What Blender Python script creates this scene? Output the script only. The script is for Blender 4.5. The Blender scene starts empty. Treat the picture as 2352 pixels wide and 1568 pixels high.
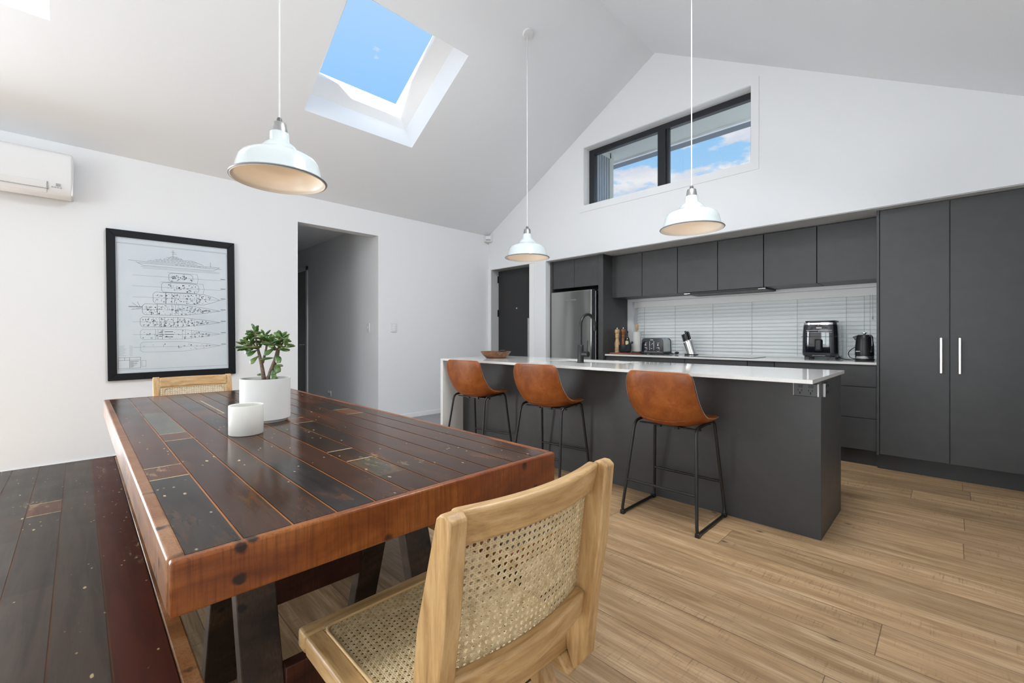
import bpy, bmesh, math, random
from mathutils import Vector, Matrix
random.seed(7)
C = bpy.context.scene.collection
PI = math.pi
WL = {}                       # world location of every parent, so parts can be written in world coordinates

# ------------------------------------------------------------------ materials
def mat(name, col, rough=.5, metal=0., spec=.5, emit=None, estr=1., coat=0., alpha=None):
    m = bpy.data.materials.new(name); m.use_nodes = True
    p = m.node_tree.nodes['Principled BSDF']
    p.inputs['Base Color'].default_value = (*col, 1); p.inputs['Roughness'].default_value = rough
    p.inputs['Metallic'].default_value = metal; p.inputs['Specular IOR Level'].default_value = spec
    p.inputs['Coat Weight'].default_value = coat; p.inputs['Coat Roughness'].default_value = .08
    if emit:
        p.inputs['Emission Color'].default_value = (*emit, 1); p.inputs['Emission Strength'].default_value = estr
    return m
class N:
    def __init__(s, m): s.t = m.node_tree; s.p = s.t.nodes['Principled BSDF']
    def n(s, ty, **k):
        o = s.t.nodes.new(ty)
        for a, b in k.items():
            if a.startswith('i_'): o.inputs[a[2:].replace('_', ' ')].default_value = b
            else: setattr(o, a, b)
        return o
    def l(s, a, b): s.t.links.new(a, b)
    def coord(s, scale=(1, 1, 1), rot=(0, 0, 0), loc=(0, 0, 0)):
        c = s.n('ShaderNodeTexCoord'); mp = s.n('ShaderNodeMapping')
        mp.inputs['Scale'].default_value = scale; mp.inputs['Rotation'].default_value = rot; mp.inputs['Location'].default_value = loc
        s.l(c.outputs['Object'], mp.inputs['Vector']); return mp.outputs['Vector']
    def noise(s, vec, scale, detail=4, rough=.55, dist=0.):
        o = s.n('ShaderNodeTexNoise'); o.inputs['Scale'].default_value = scale; o.inputs['Detail'].default_value = detail
        o.inputs['Roughness'].default_value = rough; o.inputs['Distortion'].default_value = dist
        if vec is not None: s.l(vec, o.inputs['Vector'])
        return o.outputs['Fac']
    def ramp(s, fac, stops):
        o = s.n('ShaderNodeValToRGB'); e = o.color_ramp.elements
        while len(e) < len(stops): e.new(.5)
        for i, (pos, c) in enumerate(stops):
            e[i].position = pos; e[i].color = (*c, 1) if len(c) == 3 else c
        s.l(fac, o.inputs['Fac']); return o.outputs['Color']
    def mix(s, a, b, fac, mode='MIX'):
        o = s.n('ShaderNodeMix'); o.data_type = 'RGBA'; o.blend_type = mode
        for v, i in ((a, 6), (b, 7)):
            if isinstance(v, tuple): o.inputs[i].default_value = (*v, 1)
            else: s.l(v, o.inputs[i])
        if isinstance(fac, (int, float)): o.inputs[0].default_value = fac
        else: s.l(fac, o.inputs[0])
        return o.outputs[2]
    def math(s, op, a, b=0.):
        o = s.n('ShaderNodeMath'); o.operation = op
        for v, i in ((a, 0), (b, 1)):
            if isinstance(v, (int, float)): o.inputs[i].default_value = v
            else: s.l(v, o.inputs[i])
        return o.outputs[0]
    def col(s, c): s.l(c, s.p.inputs['Base Color'])
    def rough(s, c): s.l(c, s.p.inputs['Roughness'])
    def bump(s, h, strength=.2, dist=.002):
        b = s.n('ShaderNodeBump'); b.inputs['Strength'].default_value = strength; b.inputs['Distance'].default_value = dist
        s.l(h, b.inputs['Height']); s.l(b.outputs['Normal'], s.p.inputs['Normal'])

def M_paint(name, c):
    m = mat(name, c, .85, spec=.2); k = N(m); v = k.coord()
    k.bump(k.noise(v, 140, 3), .05, .001); return m
M = {}
M['wall'] = M_paint('wall_paint', (.79, .80, .815)); M['ceil'] = M_paint('ceiling_paint', (.82, .835, .855))
M['trim'] = mat('trim_gloss_white', (.84, .84, .84), .35)
M['shaft'] = mat('skylight_white', (.88, .88, .88), .5)
M['black_alu'] = mat('black_aluminium', (.012, .014, .018), .35)
def M_lam(name, c, r=.42):
    m = mat(name, c, r, spec=.45); k = N(m); v = k.coord((1, 1, 1)); f = k.noise(v, 9, 5)
    k.col(k.ramp(f, [(.3, tuple(x*.92 for x in c)), (.7, tuple(x*1.08 for x in c))]))
    k.rough(k.math('MULTIPLY_ADD', f, .12) if False else k.math('ADD', k.math('MULTIPLY', f, .12), r-.06)); return m
M['char'] = M_lam('charcoal_laminate', (.054, .054, .055))
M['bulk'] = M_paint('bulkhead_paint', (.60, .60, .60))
M['char_dark'] = M_lam('charcoal_kick', (.030, .030, .031))
M['stone'] = mat('white_engineered_stone', (.80, .79, .76), .07); k = N(M['stone']); f = k.noise(k.coord(), 220, 3)
k.col(k.ramp(f, [(.35, (.76, .75, .72)), (.6, (.82, .81, .79))]))
M['steel'] = mat('brushed_steel', (.55, .54, .52), .28, 1.); k = N(M['steel']); k.rough(k.math('ADD', k.math('MULTIPLY', k.noise(k.coord((60, 60, 1)), 6, 3), .12), .2))
M['fridge'] = mat('fridge_steel', (.42, .42, .40), .16, 1.); k = N(M['fridge']); k.bump(k.noise(k.coord((1, 1, .25)), 3.2, 1), .35, .02)
M['chrome'] = mat('chrome', (.8, .8, .8), .1, 1.)
M['galv'] = mat('galvanised_cap', (.34, .34, .33), .42, .8)
M['lampgrey'] = mat('grey_gland', (.10, .10, .105), .45)
M['handle'] = mat('pale_metal_handle', (.74, .66, .60), .25, .7)
M['enamel'] = mat('white_enamel', (.58, .635, .645), .14, coat=.4)
M['enamel_in'] = mat('white_enamel_inside', (.80, .74, .67), .3)
M['rim'] = mat('grey_enamel_rim', (.22, .23, .24), .3)
M['bulb'] = mat('bulb_glow', (1, .8, .55), .4, emit=(1, .72, .42), estr=1.)
M['cord'] = mat('white_cord', (.62, .62, .62), .6)
M['plastic_w'] = mat('white_plastic', (.74, .74, .745), .35)
M['plastic_g'] = mat('grey_plastic', (.35, .36, .36), .4)
M['blk'] = mat('black_satin', (.010, .010, .011), .35)
M['blk_tube'] = mat('black_powder_coat', (.011, .011, .012), .38)
M['blk_gloss'] = mat('black_gloss', (.008, .009, .014), .06, coat=1.)
M['navy_gloss'] = mat('blue_black_gloss', (.012, .014, .022), .12, coat=.6)
M['dark_slot'] = mat('dark_slot', (.004, .004, .004), .7)
M['gpo'] = mat('charcoal_plate', (.04, .04, .042), .3)
M['mark'] = mat('pale_print', (.75, .75, .76), .4)
M['frame'] = mat('black_picture_frame', (.006, .007, .010), .55, spec=.25)
M['line'] = mat('drawing_ink', (.11, .12, .135), .6)
M['line2'] = mat('drawing_ink_faint', (.30, .33, .36), .6)
M['paper'] = mat('plan_paper', (.60, .66, .71), .35, coat=.6); k = N(M['paper']); f = k.noise(k.coord(), 3, 5)
k.col(k.ramp(f, [(.3, (.56, .63, .68)), (.7, (.63, .68, .73))]))
M['carpet'] = mat('grey_carpet', (.36, .36, .37), .95); k = N(M['carpet']); f = k.noise(k.coord(), 190, 6, .7)
k.col(k.ramp(f, [(.3, (.17, .17, .18)), (.7, (.52, .52, .53))])); k.bump(f, .8, .006)
# oak floor boards laid along x
def M_floor():
    m = mat('oak_floor', (.4, .26, .14), .42, spec=.4); k = N(m)
    tc = k.n('ShaderNodeTexCoord'); sp = k.n('ShaderNodeSeparateXYZ'); k.l(tc.outputs['Object'], sp.inputs[0])
    W = .2375; L = 1.83
    r = k.math('DIVIDE', k.math('SUBTRACT', sp.outputs['Y'], 1.77), W); ri = k.math('FLOOR', r); rf = k.math('FRACT', r)
    wn = k.n('ShaderNodeTexWhiteNoise'); wn.noise_dimensions = '1D'; k.l(ri, wn.inputs['W'])
    xo = k.math('ADD', k.math('DIVIDE', k.math('ADD', sp.outputs['X'], 1.018), L), k.math('MULTIPLY', wn.outputs['Value'], 3.7))
    xi = k.math('FLOOR', xo); xf = k.math('FRACT', xo)
    cb = k.n('ShaderNodeCombineXYZ'); k.l(xi, cb.inputs[0]); k.l(ri, cb.inputs[1])
    wb = k.n('ShaderNodeTexWhiteNoise'); wb.noise_dimensions = '3D'; k.l(cb.outputs[0], wb.inputs['Vector'])
    idn = wb.outputs['Value']
    off = k.n('ShaderNodeVectorMath', operation='SCALE'); k.l(wb.outputs['Color'], off.inputs[0]); off.inputs['Scale'].default_value = 17.
    ad = k.n('ShaderNodeVectorMath', operation='ADD'); k.l(tc.outputs['Object'], ad.inputs[0]); k.l(off.outputs[0], ad.inputs[1])
    def mp(sc):
        q = k.n('ShaderNodeMapping'); q.inputs['Scale'].default_value = sc; k.l(ad.outputs[0], q.inputs['Vector']); return q.outputs['Vector']
    g1 = k.noise(mp((.55, 5, 1)), 3.2, 6, .6, .9); g2 = k.noise(mp((1.2, 26, 1)), 5., 5, .65, .3); g3 = k.noise(mp((45, 3, 1)), 3.2, 3, .6)
    w = k.n('ShaderNodeTexWave'); w.wave_type = 'RINGS'; w.inputs['Scale'].default_value = 1.1; w.inputs['Distortion'].default_value = 7; w.inputs['Detail'].default_value = 3; w.inputs['Detail Scale'].default_value = 1.6
    k.l(mp((.35, 3.6, 1)), w.inputs['Vector'])
    c1 = k.ramp(g1, [(.27, (.27, .165, .083)), (.47, (.47, .315, .178)), (.70, (.60, .435, .275))])
    c2 = k.mix(c1, (.27, .165, .085), k.math('MULTIPLY', k.ramp(g2, [(.44, (0, 0, 0)), (.68, (1, 1, 1))]), .78))
    c3 = k.mix(c2, (.30, .19, .105), k.math('MULTIPLY', k.ramp(w.outputs['Fac'], [(.50, (0, 0, 0)), (.92, (1, 1, 1))]), .42))
    saw = k.math('MULTIPLY', k.ramp(g3, [(.55, (0, 0, 0)), (.68, (1, 1, 1))]), k.ramp(k.noise(mp((.8, 3, 1)), 2.6, 2), [(.5, (0, 0, 0)), (.62, (.5, .5, .5))]))
    c4 = k.mix(c3, (.155, .092, .05), saw)
    kn = k.n('ShaderNodeTexVoronoi'); kn.voronoi_dimensions = '2D'; kn.inputs['Scale'].default_value = 1.9; k.l(mp((1, 1.6, 1)), kn.inputs['Vector'])
    c5 = k.mix(c4, (.07, .042, .025), k.math('MULTIPLY', k.ramp(kn.outputs['Distance'], [(.015, (.8, .8, .8)), (.05, (0, 0, 0))]), k.ramp(k.noise(mp((.7, .9, 1)), 1.7, 2), [(.54, (0, 0, 0)), (.60, (1, 1, 1))])))
    hsv = k.n('ShaderNodeHueSaturation'); k.l(c5, hsv.inputs['Color'])
    k.l(k.math('ADD', k.math('MULTIPLY', idn, .40), .745), hsv.inputs['Value']); hsv.inputs['Saturation'].default_value = 1.04
    e1 = k.math('MINIMUM', rf, k.math('SUBTRACT', 1., rf)); e2 = k.math('MULTIPLY', k.math('MINIMUM', xf, k.math('SUBTRACT', 1., xf)), L/W)
    ed = k.math('MINIMUM', e1, e2)
    seam = k.ramp(ed, [(.004, (1, 1, 1)), (.009, (0, 0, 0))])
    k.col(k.mix(hsv.outputs['Color'], (.10, .065, .04), k.math('MULTIPLY', seam, .8)))
    k.rough(k.math('ADD', k.math('MULTIPLY', g2, .2), .32))
    k.bump(k.math('SUBTRACT', k.math('MULTIPLY', g2, .3), seam), .12, .002)
    return m
M['floor'] = M_floor()
def M_wood(name, dark, mid, light, axis='x', sc=1., rough=.45, coat=0., rings=.4):
    m = mat(name, mid, rough, coat=coat); k = N(m)
    s = {'x': (1, 9, 9), 'y': (9, 1, 9), 'z': (9, 9, 1)}[axis]; v = k.coord(tuple(a*sc for a in s))
    g = k.noise(v, 2.2, 6, .6, .45); g2 = k.noise(v, 11, 5, .62)
    c = k.ramp(g, [(.3, dark), (.5, mid), (.7, light)])
    k.col(k.mix(c, dark, k.math('MULTIPLY', k.ramp(g2, [(.5, (0, 0, 0)), (.75, (1, 1, 1))]), rings))); k.bump(g2, .08, .001)
    return m
ASH = ((.32, .175, .064), (.53, .325, .138), (.64, .43, .215))
M['ash_z'] = M_wood('pale_ash_upright', *ASH, axis='z', sc=2.3, rough=.42, rings=.45)
M['ash_y'] = M_wood('pale_ash_crosswise', *ASH, axis='y', sc=2.3, rough=.42, rings=.45)
M['ash_x'] = M_wood('pale_ash_lengthwise', *ASH, axis='x', sc=2.3, rough=.42, rings=.45)
M['cane'] = mat('cane_strands', (.66, .52, .31), .5); k = N(M['cane']); k.col(k.ramp(k.noise(k.coord(), 60, 3), [(.3, (.50, .37, .19)), (.65, (.74, .60, .37))]))
M['rattan'] = mat('rattan_binding', (.62, .42, .20), .4)
M['walnut'] = M_wood('brown_bowl_wood', (.10, .04, .018), (.19, .078, .032), (.28, .125, .055), 'x', 1.5, .4)
M['board'] = M_wood('red_brown_board', (.14, .045, .022), (.25, .085, .042), (.34, .14, .08), 'x', 2., .45)
M['mill_a'] = M_wood('pale_mill_wood', (.42, .25, .12), (.58, .37, .19), (.68, .47, .27), 'z', 2.5, .4)
M['mill_b'] = M_wood('brown_mill_wood', (.19, .065, .02), (.32, .12, .04), (.42, .18, .07), 'z', 2.5, .4)
def M_leather():
    m = mat('tan_leather', (.4, .12, .03), .42, spec=.45); k = N(m); v = k.coord()
    a = k.noise(v, 9, 6, .7, .6); b = k.noise(v, 45, 4, .6)
    c = k.ramp(a, [(.25, (.15, .033, .006)), (.5, (.27, .068, .010)), (.72, (.37, .112, .020))])
    sc = k.noise(k.coord((6, 1, 22), (0, .5, .4)), 4, 4, .6, 1.)
    c = k.mix(c, (.42, .15, .048), k.math('MULTIPLY', k.ramp(sc, [(.60, (0, 0, 0)), (.70, (1, 1, 1))]), .35)); k.col(c)
    k.rough(k.math('ADD', k.math('MULTIPLY', a, .22), .30)); k.bump(b, .12, .001); return m
M['leather'] = M_leather(); M['stitch'] = mat('pale_stitching', (.44, .32, .20), .7)
# reclaimed timber: per-face colour comes from the board itself (each board is a different old timber)
def M_planks(name, rough=.16, coat=.55, wear=.5, spec=.3, red=.35):
    m = mat(name, (.1, .05, .03), rough, coat=coat, spec=spec); k = N(m)
    at = k.n('ShaderNodeAttribute'); at.attribute_name = 'timber'
    g = k.noise(k.coord((1, 12, 12)), 2.4, 6, .65, .7); g2 = k.noise(k.coord((1.2, 4.5, 4.5)), 2.6, 6, .68, .5)
    c = k.mix(at.outputs['Color'], (.012, .009, .008), k.math('MULTIPLY', k.ramp(g, [(.42, (0, 0, 0)), (.75, (1, 1, 1))]), .55))
    c = k.mix(c, (.16, .062, .026), k.math('MULTIPLY', k.ramp(g2, [(.52, (0, 0, 0)), (.72, (1, 1, 1))]), red))
    vo = k.n('ShaderNodeTexVoronoi'); vo.inputs['Scale'].default_value = 9.; k.l(k.coord((.55, 1.3, 1)), vo.inputs['Vector'])
    vo.voronoi_dimensions = '2D'; vd = k.math('ADD', vo.outputs['Distance'], k.math('MULTIPLY', k.noise(k.coord((.5, 1, 1)), 70, 4), .12))
    sp = k.math('MULTIPLY', k.ramp(vd, [(.085, (1, 1, 1)), (.10, (0, 0, 0))]), k.ramp(k.noise(k.coord(), 7, 3), [(.55, (0, 0, 0)), (.585, (1, 1, 1))]))
    v3 = k.n('ShaderNodeTexVoronoi'); v3.voronoi_dimensions = '2D'; v3.inputs['Scale'].default_value = 26.; k.l(k.coord((.6, 1., 1), (0, 0, .4)), v3.inputs['Vector'])
    sp = k.math('MAXIMUM', sp, k.math('MULTIPLY', k.ramp(v3.outputs['Distance'], [(.04, (.8, .8, .8)), (.075, (0, 0, 0))]), k.ramp(k.noise(k.coord(), 9, 3), [(.56, (0, 0, 0)), (.60, (1, 1, 1))])))
    sp2 = k.math('MULTIPLY', k.ramp(k.noise(k.coord((.8, 2, 1)), 16, 6, .72), [(.54, (0, 0, 0)), (.64, (1, 1, 1))]), k.ramp(k.noise(k.coord((.7, 1.6, 1)), 3.1, 2), [(.60, (0, 0, 0)), (.68, (1, 1, 1))]))
    c = k.mix(c, (.52, .40, .22), k.math('MULTIPLY', k.math('MAXIMUM', sp, k.math('MULTIPLY', sp2, wear)), .9))
    k.col(c); k.rough(k.math('ADD', k.math('MULTIPLY', k.noise(k.coord(), 6, 4), .16), rough-.05))
    k.bump(k.math('ADD', g, k.math('MULTIPLY', g2, .5)), .10, .002); return m
M['planks'] = M_planks('recycled_boards_gloss', .12, 0, .5, .09, .62)
M['planks_b'] = M_planks('recycled_boards_worn', .33, 0, .9, .08, .10)
def M_sawn(name, dark, mid, light, holes=True, rough=.3, rot=0., ax='yz'):
    m = mat(name, mid, rough, spec=.3, coat=.08); k = N(m); v = k.coord()
    g = k.noise(k.coord((2, 2, 5)), 2.2, 5, .6, .6); s = k.noise(k.coord((62, 62, 3.0), (.16, 0, rot)), 3.2, 5, .65, .35)
    c = k.ramp(g, [(.28, dark), (.5, mid), (.74, light)])
    c = k.mix(c, dark, k.math('MULTIPLY', k.ramp(s, [(.46, (0, 0, 0)), (.66, (1, 1, 1))]), .5))
    if holes:
        vo = k.n('ShaderNodeTexVoronoi'); vo.voronoi_dimensions = '2D'; vo.inputs['Scale'].default_value = 11.; k.l(k.coord((1, 1, 1), (0, PI/2, 0) if ax == 'yz' else (PI/2, 0, 0)), vo.inputs['Vector'])
        h = k.math('MULTIPLY', k.ramp(k.math('ADD', vo.outputs['Distance'], k.math('MULTIPLY', k.noise(v, 55, 4), .16)), [(.155, (1, 1, 1)), (.215, (0, 0, 0))]), k.ramp(k.noise(v, 6.3, 2), [(.44, (0, 0, 0)), (.50, (1, 1, 1))]))
        c = k.mix(c, (.010, .008, .008), k.math('MULTIPLY', h, .9))
    k.col(c); k.bump(s, .15, .002); return m
M['apron'] = M_sawn('sawn_red_gum', (.085, .018, .004), (.205, .054, .010), (.34, .118, .027))
M['apron_l'] = M_sawn('worn_side_board', (.10, .036, .012), (.25, .098, .032), (.40, .21, .10), ax='xz')
M['leg'] = M_sawn('dark_old_leg', (.012, .008, .006), (.042, .026, .017), (.10, .062, .038), rough=.5)
M['leg_red'] = M_sawn('dark_red_rail', (.018, .006, .004), (.055, .016, .010), (.10, .032, .018), holes=False, rough=.45)
M['leaf'] = mat('jade_leaf', (.045, .11, .03), .3); k = N(M['leaf']); f = k.noise(k.coord(), 22, 3)
k.col(k.ramp(f, [(.3, (.028, .07, .018)), (.5, (.065, .145, .030)), (.7, (.19, .25, .07))]))
M['stem'] = mat('jade_stem', (.18, .12, .08), .7); k = N(M['stem']); k.col(k.ramp(k.noise(k.coord((8, 8, 30)), 8, 4), [(.3, (.09, .06, .04)), (.7, (.27, .19, .13))]))
M['soil'] = mat('soil', (.035, .03, .028), .9)
def M_cer(name, c, spk):
    m = mat(name, c, .5); k = N(m)
    s = k.ramp(k.noise(k.coord((1, 1, 2.4)), 75, 3, .6), [(.69, (0, 0, 0)), (.74, (1, 1, 1))])
    k.col(k.mix(c, (.35, .33, .30), k.math('MULTIPLY', s, spk))); return m
M['pot'] = M_cer('matt_white_pot', (.72, .72, .70), .15); M['cup'] = M_cer('speckled_white_ceramic', (.76, .75, .70), .75)
M['bottle'] = mat('dark_green_glass', (.012, .018, .006), .06, coat=.5); M['label'] = mat('cream_label', (.70, .66, .45), .5)
M['stoneware'] = mat('dark_granite', (.022, .023, .027), .28)
M['towel'] = mat('paper_towel', (.68, .67, .63), .9)
M['blind'] = mat('white_blind_slat', (.80, .80, .77), .35)
M['clad'] = mat('steel_cladding', (.42, .46, .50), .35, .4)
M['soffit'] = mat('soffit_board', (.62, .65, .60), .7); M['gutter'] = mat('blue_grey_gutter', (.10, .13, .17), .4)
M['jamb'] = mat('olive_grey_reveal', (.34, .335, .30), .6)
M['doorblk'] = mat('black_door_leaf', (.022, .022, .023), .55)
M['halldoor'] = mat('hall_door_paint', (.28, .28, .28), .5)
M['trim_dark'] = mat('hall_trim', (.55, .55, .55), .4)
M['deck'] = mat('outside_paving', (.35, .34, .32), .9)
def glass(name, tint=(.96, .98, .98), g=.06):
    m = bpy.data.materials.new(name); m.use_nodes = True; t = m.node_tree; t.nodes.clear()
    o = t.nodes.new('ShaderNodeOutputMaterial'); a = t.nodes.new('ShaderNodeBsdfTransparent'); a.inputs[0].default_value = (*tint, 1)
    b = t.nodes.new('ShaderNodeBsdfGlossy'); b.inputs['Roughness'].default_value = .02
    x = t.nodes.new('ShaderNodeMixShader'); x.inputs[0].default_value = g
    t.links.new(a.outputs[0], x.inputs[1]); t.links.new(b.outputs[0], x.inputs[2]); t.links.new(x.outputs[0], o.inputs[0]); return m
m_ = mat('sun_diffuser_pane', (.9, .9, .9), .6); M['sun_diffuser'] = m_; tt = m_.node_tree; tr = tt.nodes.new('ShaderNodeBsdfTranslucent'); tr.inputs[0].default_value = (.12, .12, .12, 1); tt.links.new(tr.outputs[0], tt.nodes['Material Output'].inputs[0])  # translucent pane for the added right skylights, stops direct sun
M['glass'] = glass('window_glass'); M['glass_top'] = glass('skylight_glass', (1, 1, 1), .0)

# ------------------------------------------------------------------ mesh helpers
def box(bm, x0, x1, y0, y1, z0, z1):
    vs = [bm.verts.new((x, y, z)) for z in (z0, z1) for x, y in ((x0, y0), (x1, y0), (x1, y1), (x0, y1))]
    for f in ((3, 2, 1, 0), (4, 5, 6, 7), (0, 1, 5, 4), (1, 2, 6, 5), (2, 3, 7, 6), (3, 0, 4, 7)): bm.faces.new([vs[i] for i in f])
    return vs
def prism(bm, pts, axis, a, b):
    """pts: outline in the two other axes; extruded along axis from a to b"""
    def P(p, t):
        if axis == 'y': return (p[0], t, p[1])
        if axis == 'x': return (t, p[0], p[1])
        return (p[0], p[1], t)
    A = [bm.verts.new(P(p, a)) for p in pts]; B = [bm.verts.new(P(p, b)) for p in pts]; n = len(pts)
    bm.faces.new(A[::-1]); bm.faces.new(B)
    for i in range(n): bm.faces.new((A[i], A[(i+1) % n], B[(i+1) % n], B[i]))
def tube(bm, pts, r, seg=10, closed=False):
    pts = [Vector(p) for p in pts]; n = len(pts); rr = r if isinstance(r, (list, tuple)) else [r]*n
    rings = []; prev = None
    for i, p in enumerate(pts):
        if closed: d = (pts[(i+1) % n]-pts[i-1])
        else: d = pts[min(i+1, n-1)]-pts[max(i-1, 0)]
        d.normalize()
        if prev is None:
            up = Vector((0, 0, 1)) if abs(d.z) < .9 else Vector((1, 0, 0)); u = d.cross(up).normalized()
        else:
            u = prev-d*prev.dot(d); u.normalize()
        prev = u; w = d.cross(u)
        rings.append([bm.verts.new(p+u*(math.cos(2*PI*k/seg)*rr[i])+w*(math.sin(2*PI*k/seg)*rr[i])) for k in range(seg)])
    m = n if closed else n-1
    for i in range(m):
        a, b = rings[i], rings[(i+1) % n]
        for k in range(seg): bm.faces.new((a[k], a[(k+1) % seg], b[(k+1) % seg], b[k]))
    if not closed: bm.faces.new(rings[0][::-1]); bm.faces.new(rings[-1])
def lathe(bm, prof, seg=32, c=(0, 0, 0), closed=False):
    rings = []
    for r, z in prof:
        if r < 1e-5: rings.append([bm.verts.new((c[0], c[1], c[2]+z))])
        else: rings.append([bm.verts.new((c[0]+r*math.cos(2*PI*k/seg), c[1]+r*math.sin(2*PI*k/seg), c[2]+z)) for k in range(seg)])
    n = len(rings); m = n if closed else n-1
    for i in range(m):
        a, b = rings[i], rings[(i+1) % n]
        for k in range(seg):
            q = [a[k % len(a)], a[(k+1) % seg % len(a)], b[(k+1) % seg % len(b)], b[k % len(b)]]
            u = []
            for v in q:
                if v not in u: u.append(v)
            if len(u) > 2: bm.faces.new(u)
def smooth_path(pts, n=8):
    P = [Vector(p) for p in pts]; P = [P[0]*2-P[1]]+P+[P[-1]*2-P[-2]]; out = []
    for i in range(1, len(P)-2):
        for j in range(n):
            t = j/n; a, b, c, d = P[i-1], P[i], P[i+1], P[i+2]
            out.append(.5*((2*b)+(c-a)*t+(2*a-5*b+4*c-d)*t*t+(3*b-a-3*c+d)*t**3))
    out.append(P[-2]); return out
def fillet(pts, r, n=5):
    P = [Vector(p) for p in pts]; out = [P[0]]
    for i in range(1, len(P)-1):
        a = (P[i-1]-P[i]); b = (P[i+1]-P[i]); q = min(r, a.length*.45, b.length*.45); s = P[i]+a.normalized()*q; e = P[i]+b.normalized()*q
        for j in range(n+1):
            t = j/n; out.append(s*(1-t)**2+P[i]*2*t*(1-t)+e*t*t)
    out.append(P[-1]); return out
def obj(name, bm, m, parent=None, bevel=0., seg=2, smooth=None, sub=0, solid=0., soff=0.):
    bmesh.ops.recalc_face_normals(bm, faces=bm.faces)
    off = WL.get(parent.name if parent else None, Vector((0, 0, 0)))
    if off.length: bmesh.ops.translate(bm, verts=bm.verts, vec=-off)
    me = bpy.data.meshes.new(name); bm.to_mesh(me); bm.free()
    for q in (m if isinstance(m, list) else [m]): me.materials.append(q)
    o = bpy.data.objects.new(name, me); C.objects.link(o)
    if parent: o.parent = parent
    WL[o.name] = off.copy()
    if smooth is not None:
        me.shade_smooth(); me.set_sharp_from_angle(angle=math.radians(smooth))
    if solid:
        s = o.modifiers.new('thick', 'SOLIDIFY'); s.thickness = solid; s.offset = soff
    if bevel:
        b = o.modifiers.new('bevel', 'BEVEL'); b.width = bevel; b.segments = seg; b.limit_method = 'ANGLE'; b.angle_limit = .6
        me.shade_smooth()
        me.set_sharp_from_angle(angle=math.radians(50)) if smooth is None else None
    if sub:
        s = o.modifiers.new('sub', 'SUBSURF'); s.levels = sub; s.render_levels = sub
    return o
def BX(name, dims, m, parent=None, bevel=0., **k):
    bm = bmesh.new()
    for d in (dims if isinstance(dims, list) else [dims]): box(bm, *d)
    return obj(name, bm, m, parent, bevel, **k)
def BXS(name, dims, m, parent=None, bevel=0.):
    return [BX(name, d, m, parent, bevel) for d in dims]
def tag(o, label=None, cat=None, group=None, kind=None):
    if label: o['label'] = label
    if cat: o['category'] = cat
    if group: o['group'] = group
    if kind: o['kind'] = kind
    return o
def thing(name, label, cat, loc=(0, 0, 0), group=None):
    o = bpy.data.objects.new(name, None); C.objects.link(o); o.location = loc; o.empty_display_size = .1
    WL[o.name] = Vector(loc); return tag(o, label, cat, group)
def struct(o, label=None): return tag(o, label, None, None, 'structure')
def dup(root, loc, rotz, label, scale=None):
    r = root.copy(); C.objects.link(r); r.location = loc; r.rotation_euler = (0, 0, rotz); r['label'] = label
    for ch in list(root.children):
        c = ch.copy(); C.objects.link(c); c.parent = r
        for g in list(ch.children):
            d = g.copy(); C.objects.link(d); d.parent = c
    return r
def text_bm(s, size, depth=.0006):
    cu = bpy.data.curves.new('t', 'FONT'); cu.body = s; cu.size = size; cu.align_x = 'CENTER'; cu.extrude = depth
    o = bpy.data.objects.new('t', cu); C.objects.link(o); dg = bpy.context.evaluated_depsgraph_get()
    me = bpy.data.meshes.new_from_object(o.evaluated_get(dg)); bm = bmesh.new(); bm.from_mesh(me)
    bpy.data.objects.remove(o); bpy.data.meshes.remove(me); return bm

# ------------------------------------------------------------------ setting
XL, YK, ZE, SL, XA = -5.31, 4.74, 2.77, .572, -2.42
XR, YN = .50, -4.60
def zc(x): return ZE+SL*(x-XL) if x <= XA else ZE+SL*(2*XA-XL-x)
nL = Vector((-SL, 0, 1)).normalized(); nR = Vector((SL, 0, 1)).normalized()
def slab(bm, x0, x1, y0, y1, n, t=.30):
    prism(bm, [(x0, zc(x0)), (x1, zc(x1)), (x1+n.x*t, zc(x1)+n.z*t), (x0+n.x*t, zc(x0)+n.z*t)], 'y', y0, y1)
SKR = tuple(2*XA-v for v in (-3.345, -4.372)); SKX = (-4.372, -3.345); SKY = [(1.535, 2.720), (-1.325, -.139)]
bm = bmesh.new()
slab(bm, XL-.3, SKX[0], YN-.1, YK+.1, nL); slab(bm, SKX[1], XA+.15, YN-.1, YK+.1, nL) if False else None
prism(bm, [(SKX[1], zc(SKX[1])), (XA, zc(XA)), (XA, zc(XA)+.30/nL.z), (SKX[1]+nL.x*.3, zc(SKX[1])+nL.z*.3)], 'y', YN-.1, YK+.1)
ys = [YN-.1, SKY[1][0], SKY[1][1], SKY[0][0], SKY[0][1], YK+.1]
for i in (0, 2, 4): slab(bm, SKX[0], SKX[1], ys[i], ys[i+1], nL)
xr = XR+.3
prism(bm, [(XA, zc(XA)), (SKR[0], zc(SKR[0])), (SKR[0]+nR.x*.3, zc(SKR[0])+nR.z*.3), (XA, zc(XA)+.30/nR.z)], 'y', YN-.1, YK+.1)
slab(bm, SKR[1], xr, YN-.1, YK+.1, nR)
for i in (0, 2, 4): slab(bm, SKR[0], SKR[1], ys[i], ys[i+1], nR)
struct(obj('ceiling', bm, M['ceil']), 'white raked ceiling with two skylights')
struct(BX('floor', (XL-.1, XR+.4, YN-.2, YK+.9, -.1, 0), M['floor']), 'oak plank floor')
struct(BX('floor_carpet', [(XL, -3.95, 2.2, YK+.25, .0, .012), (-9.2, XL, 1.7, 2.9, -.05, .012)], M['carpet']), 'grey carpet in the entry and hallway')
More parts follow.
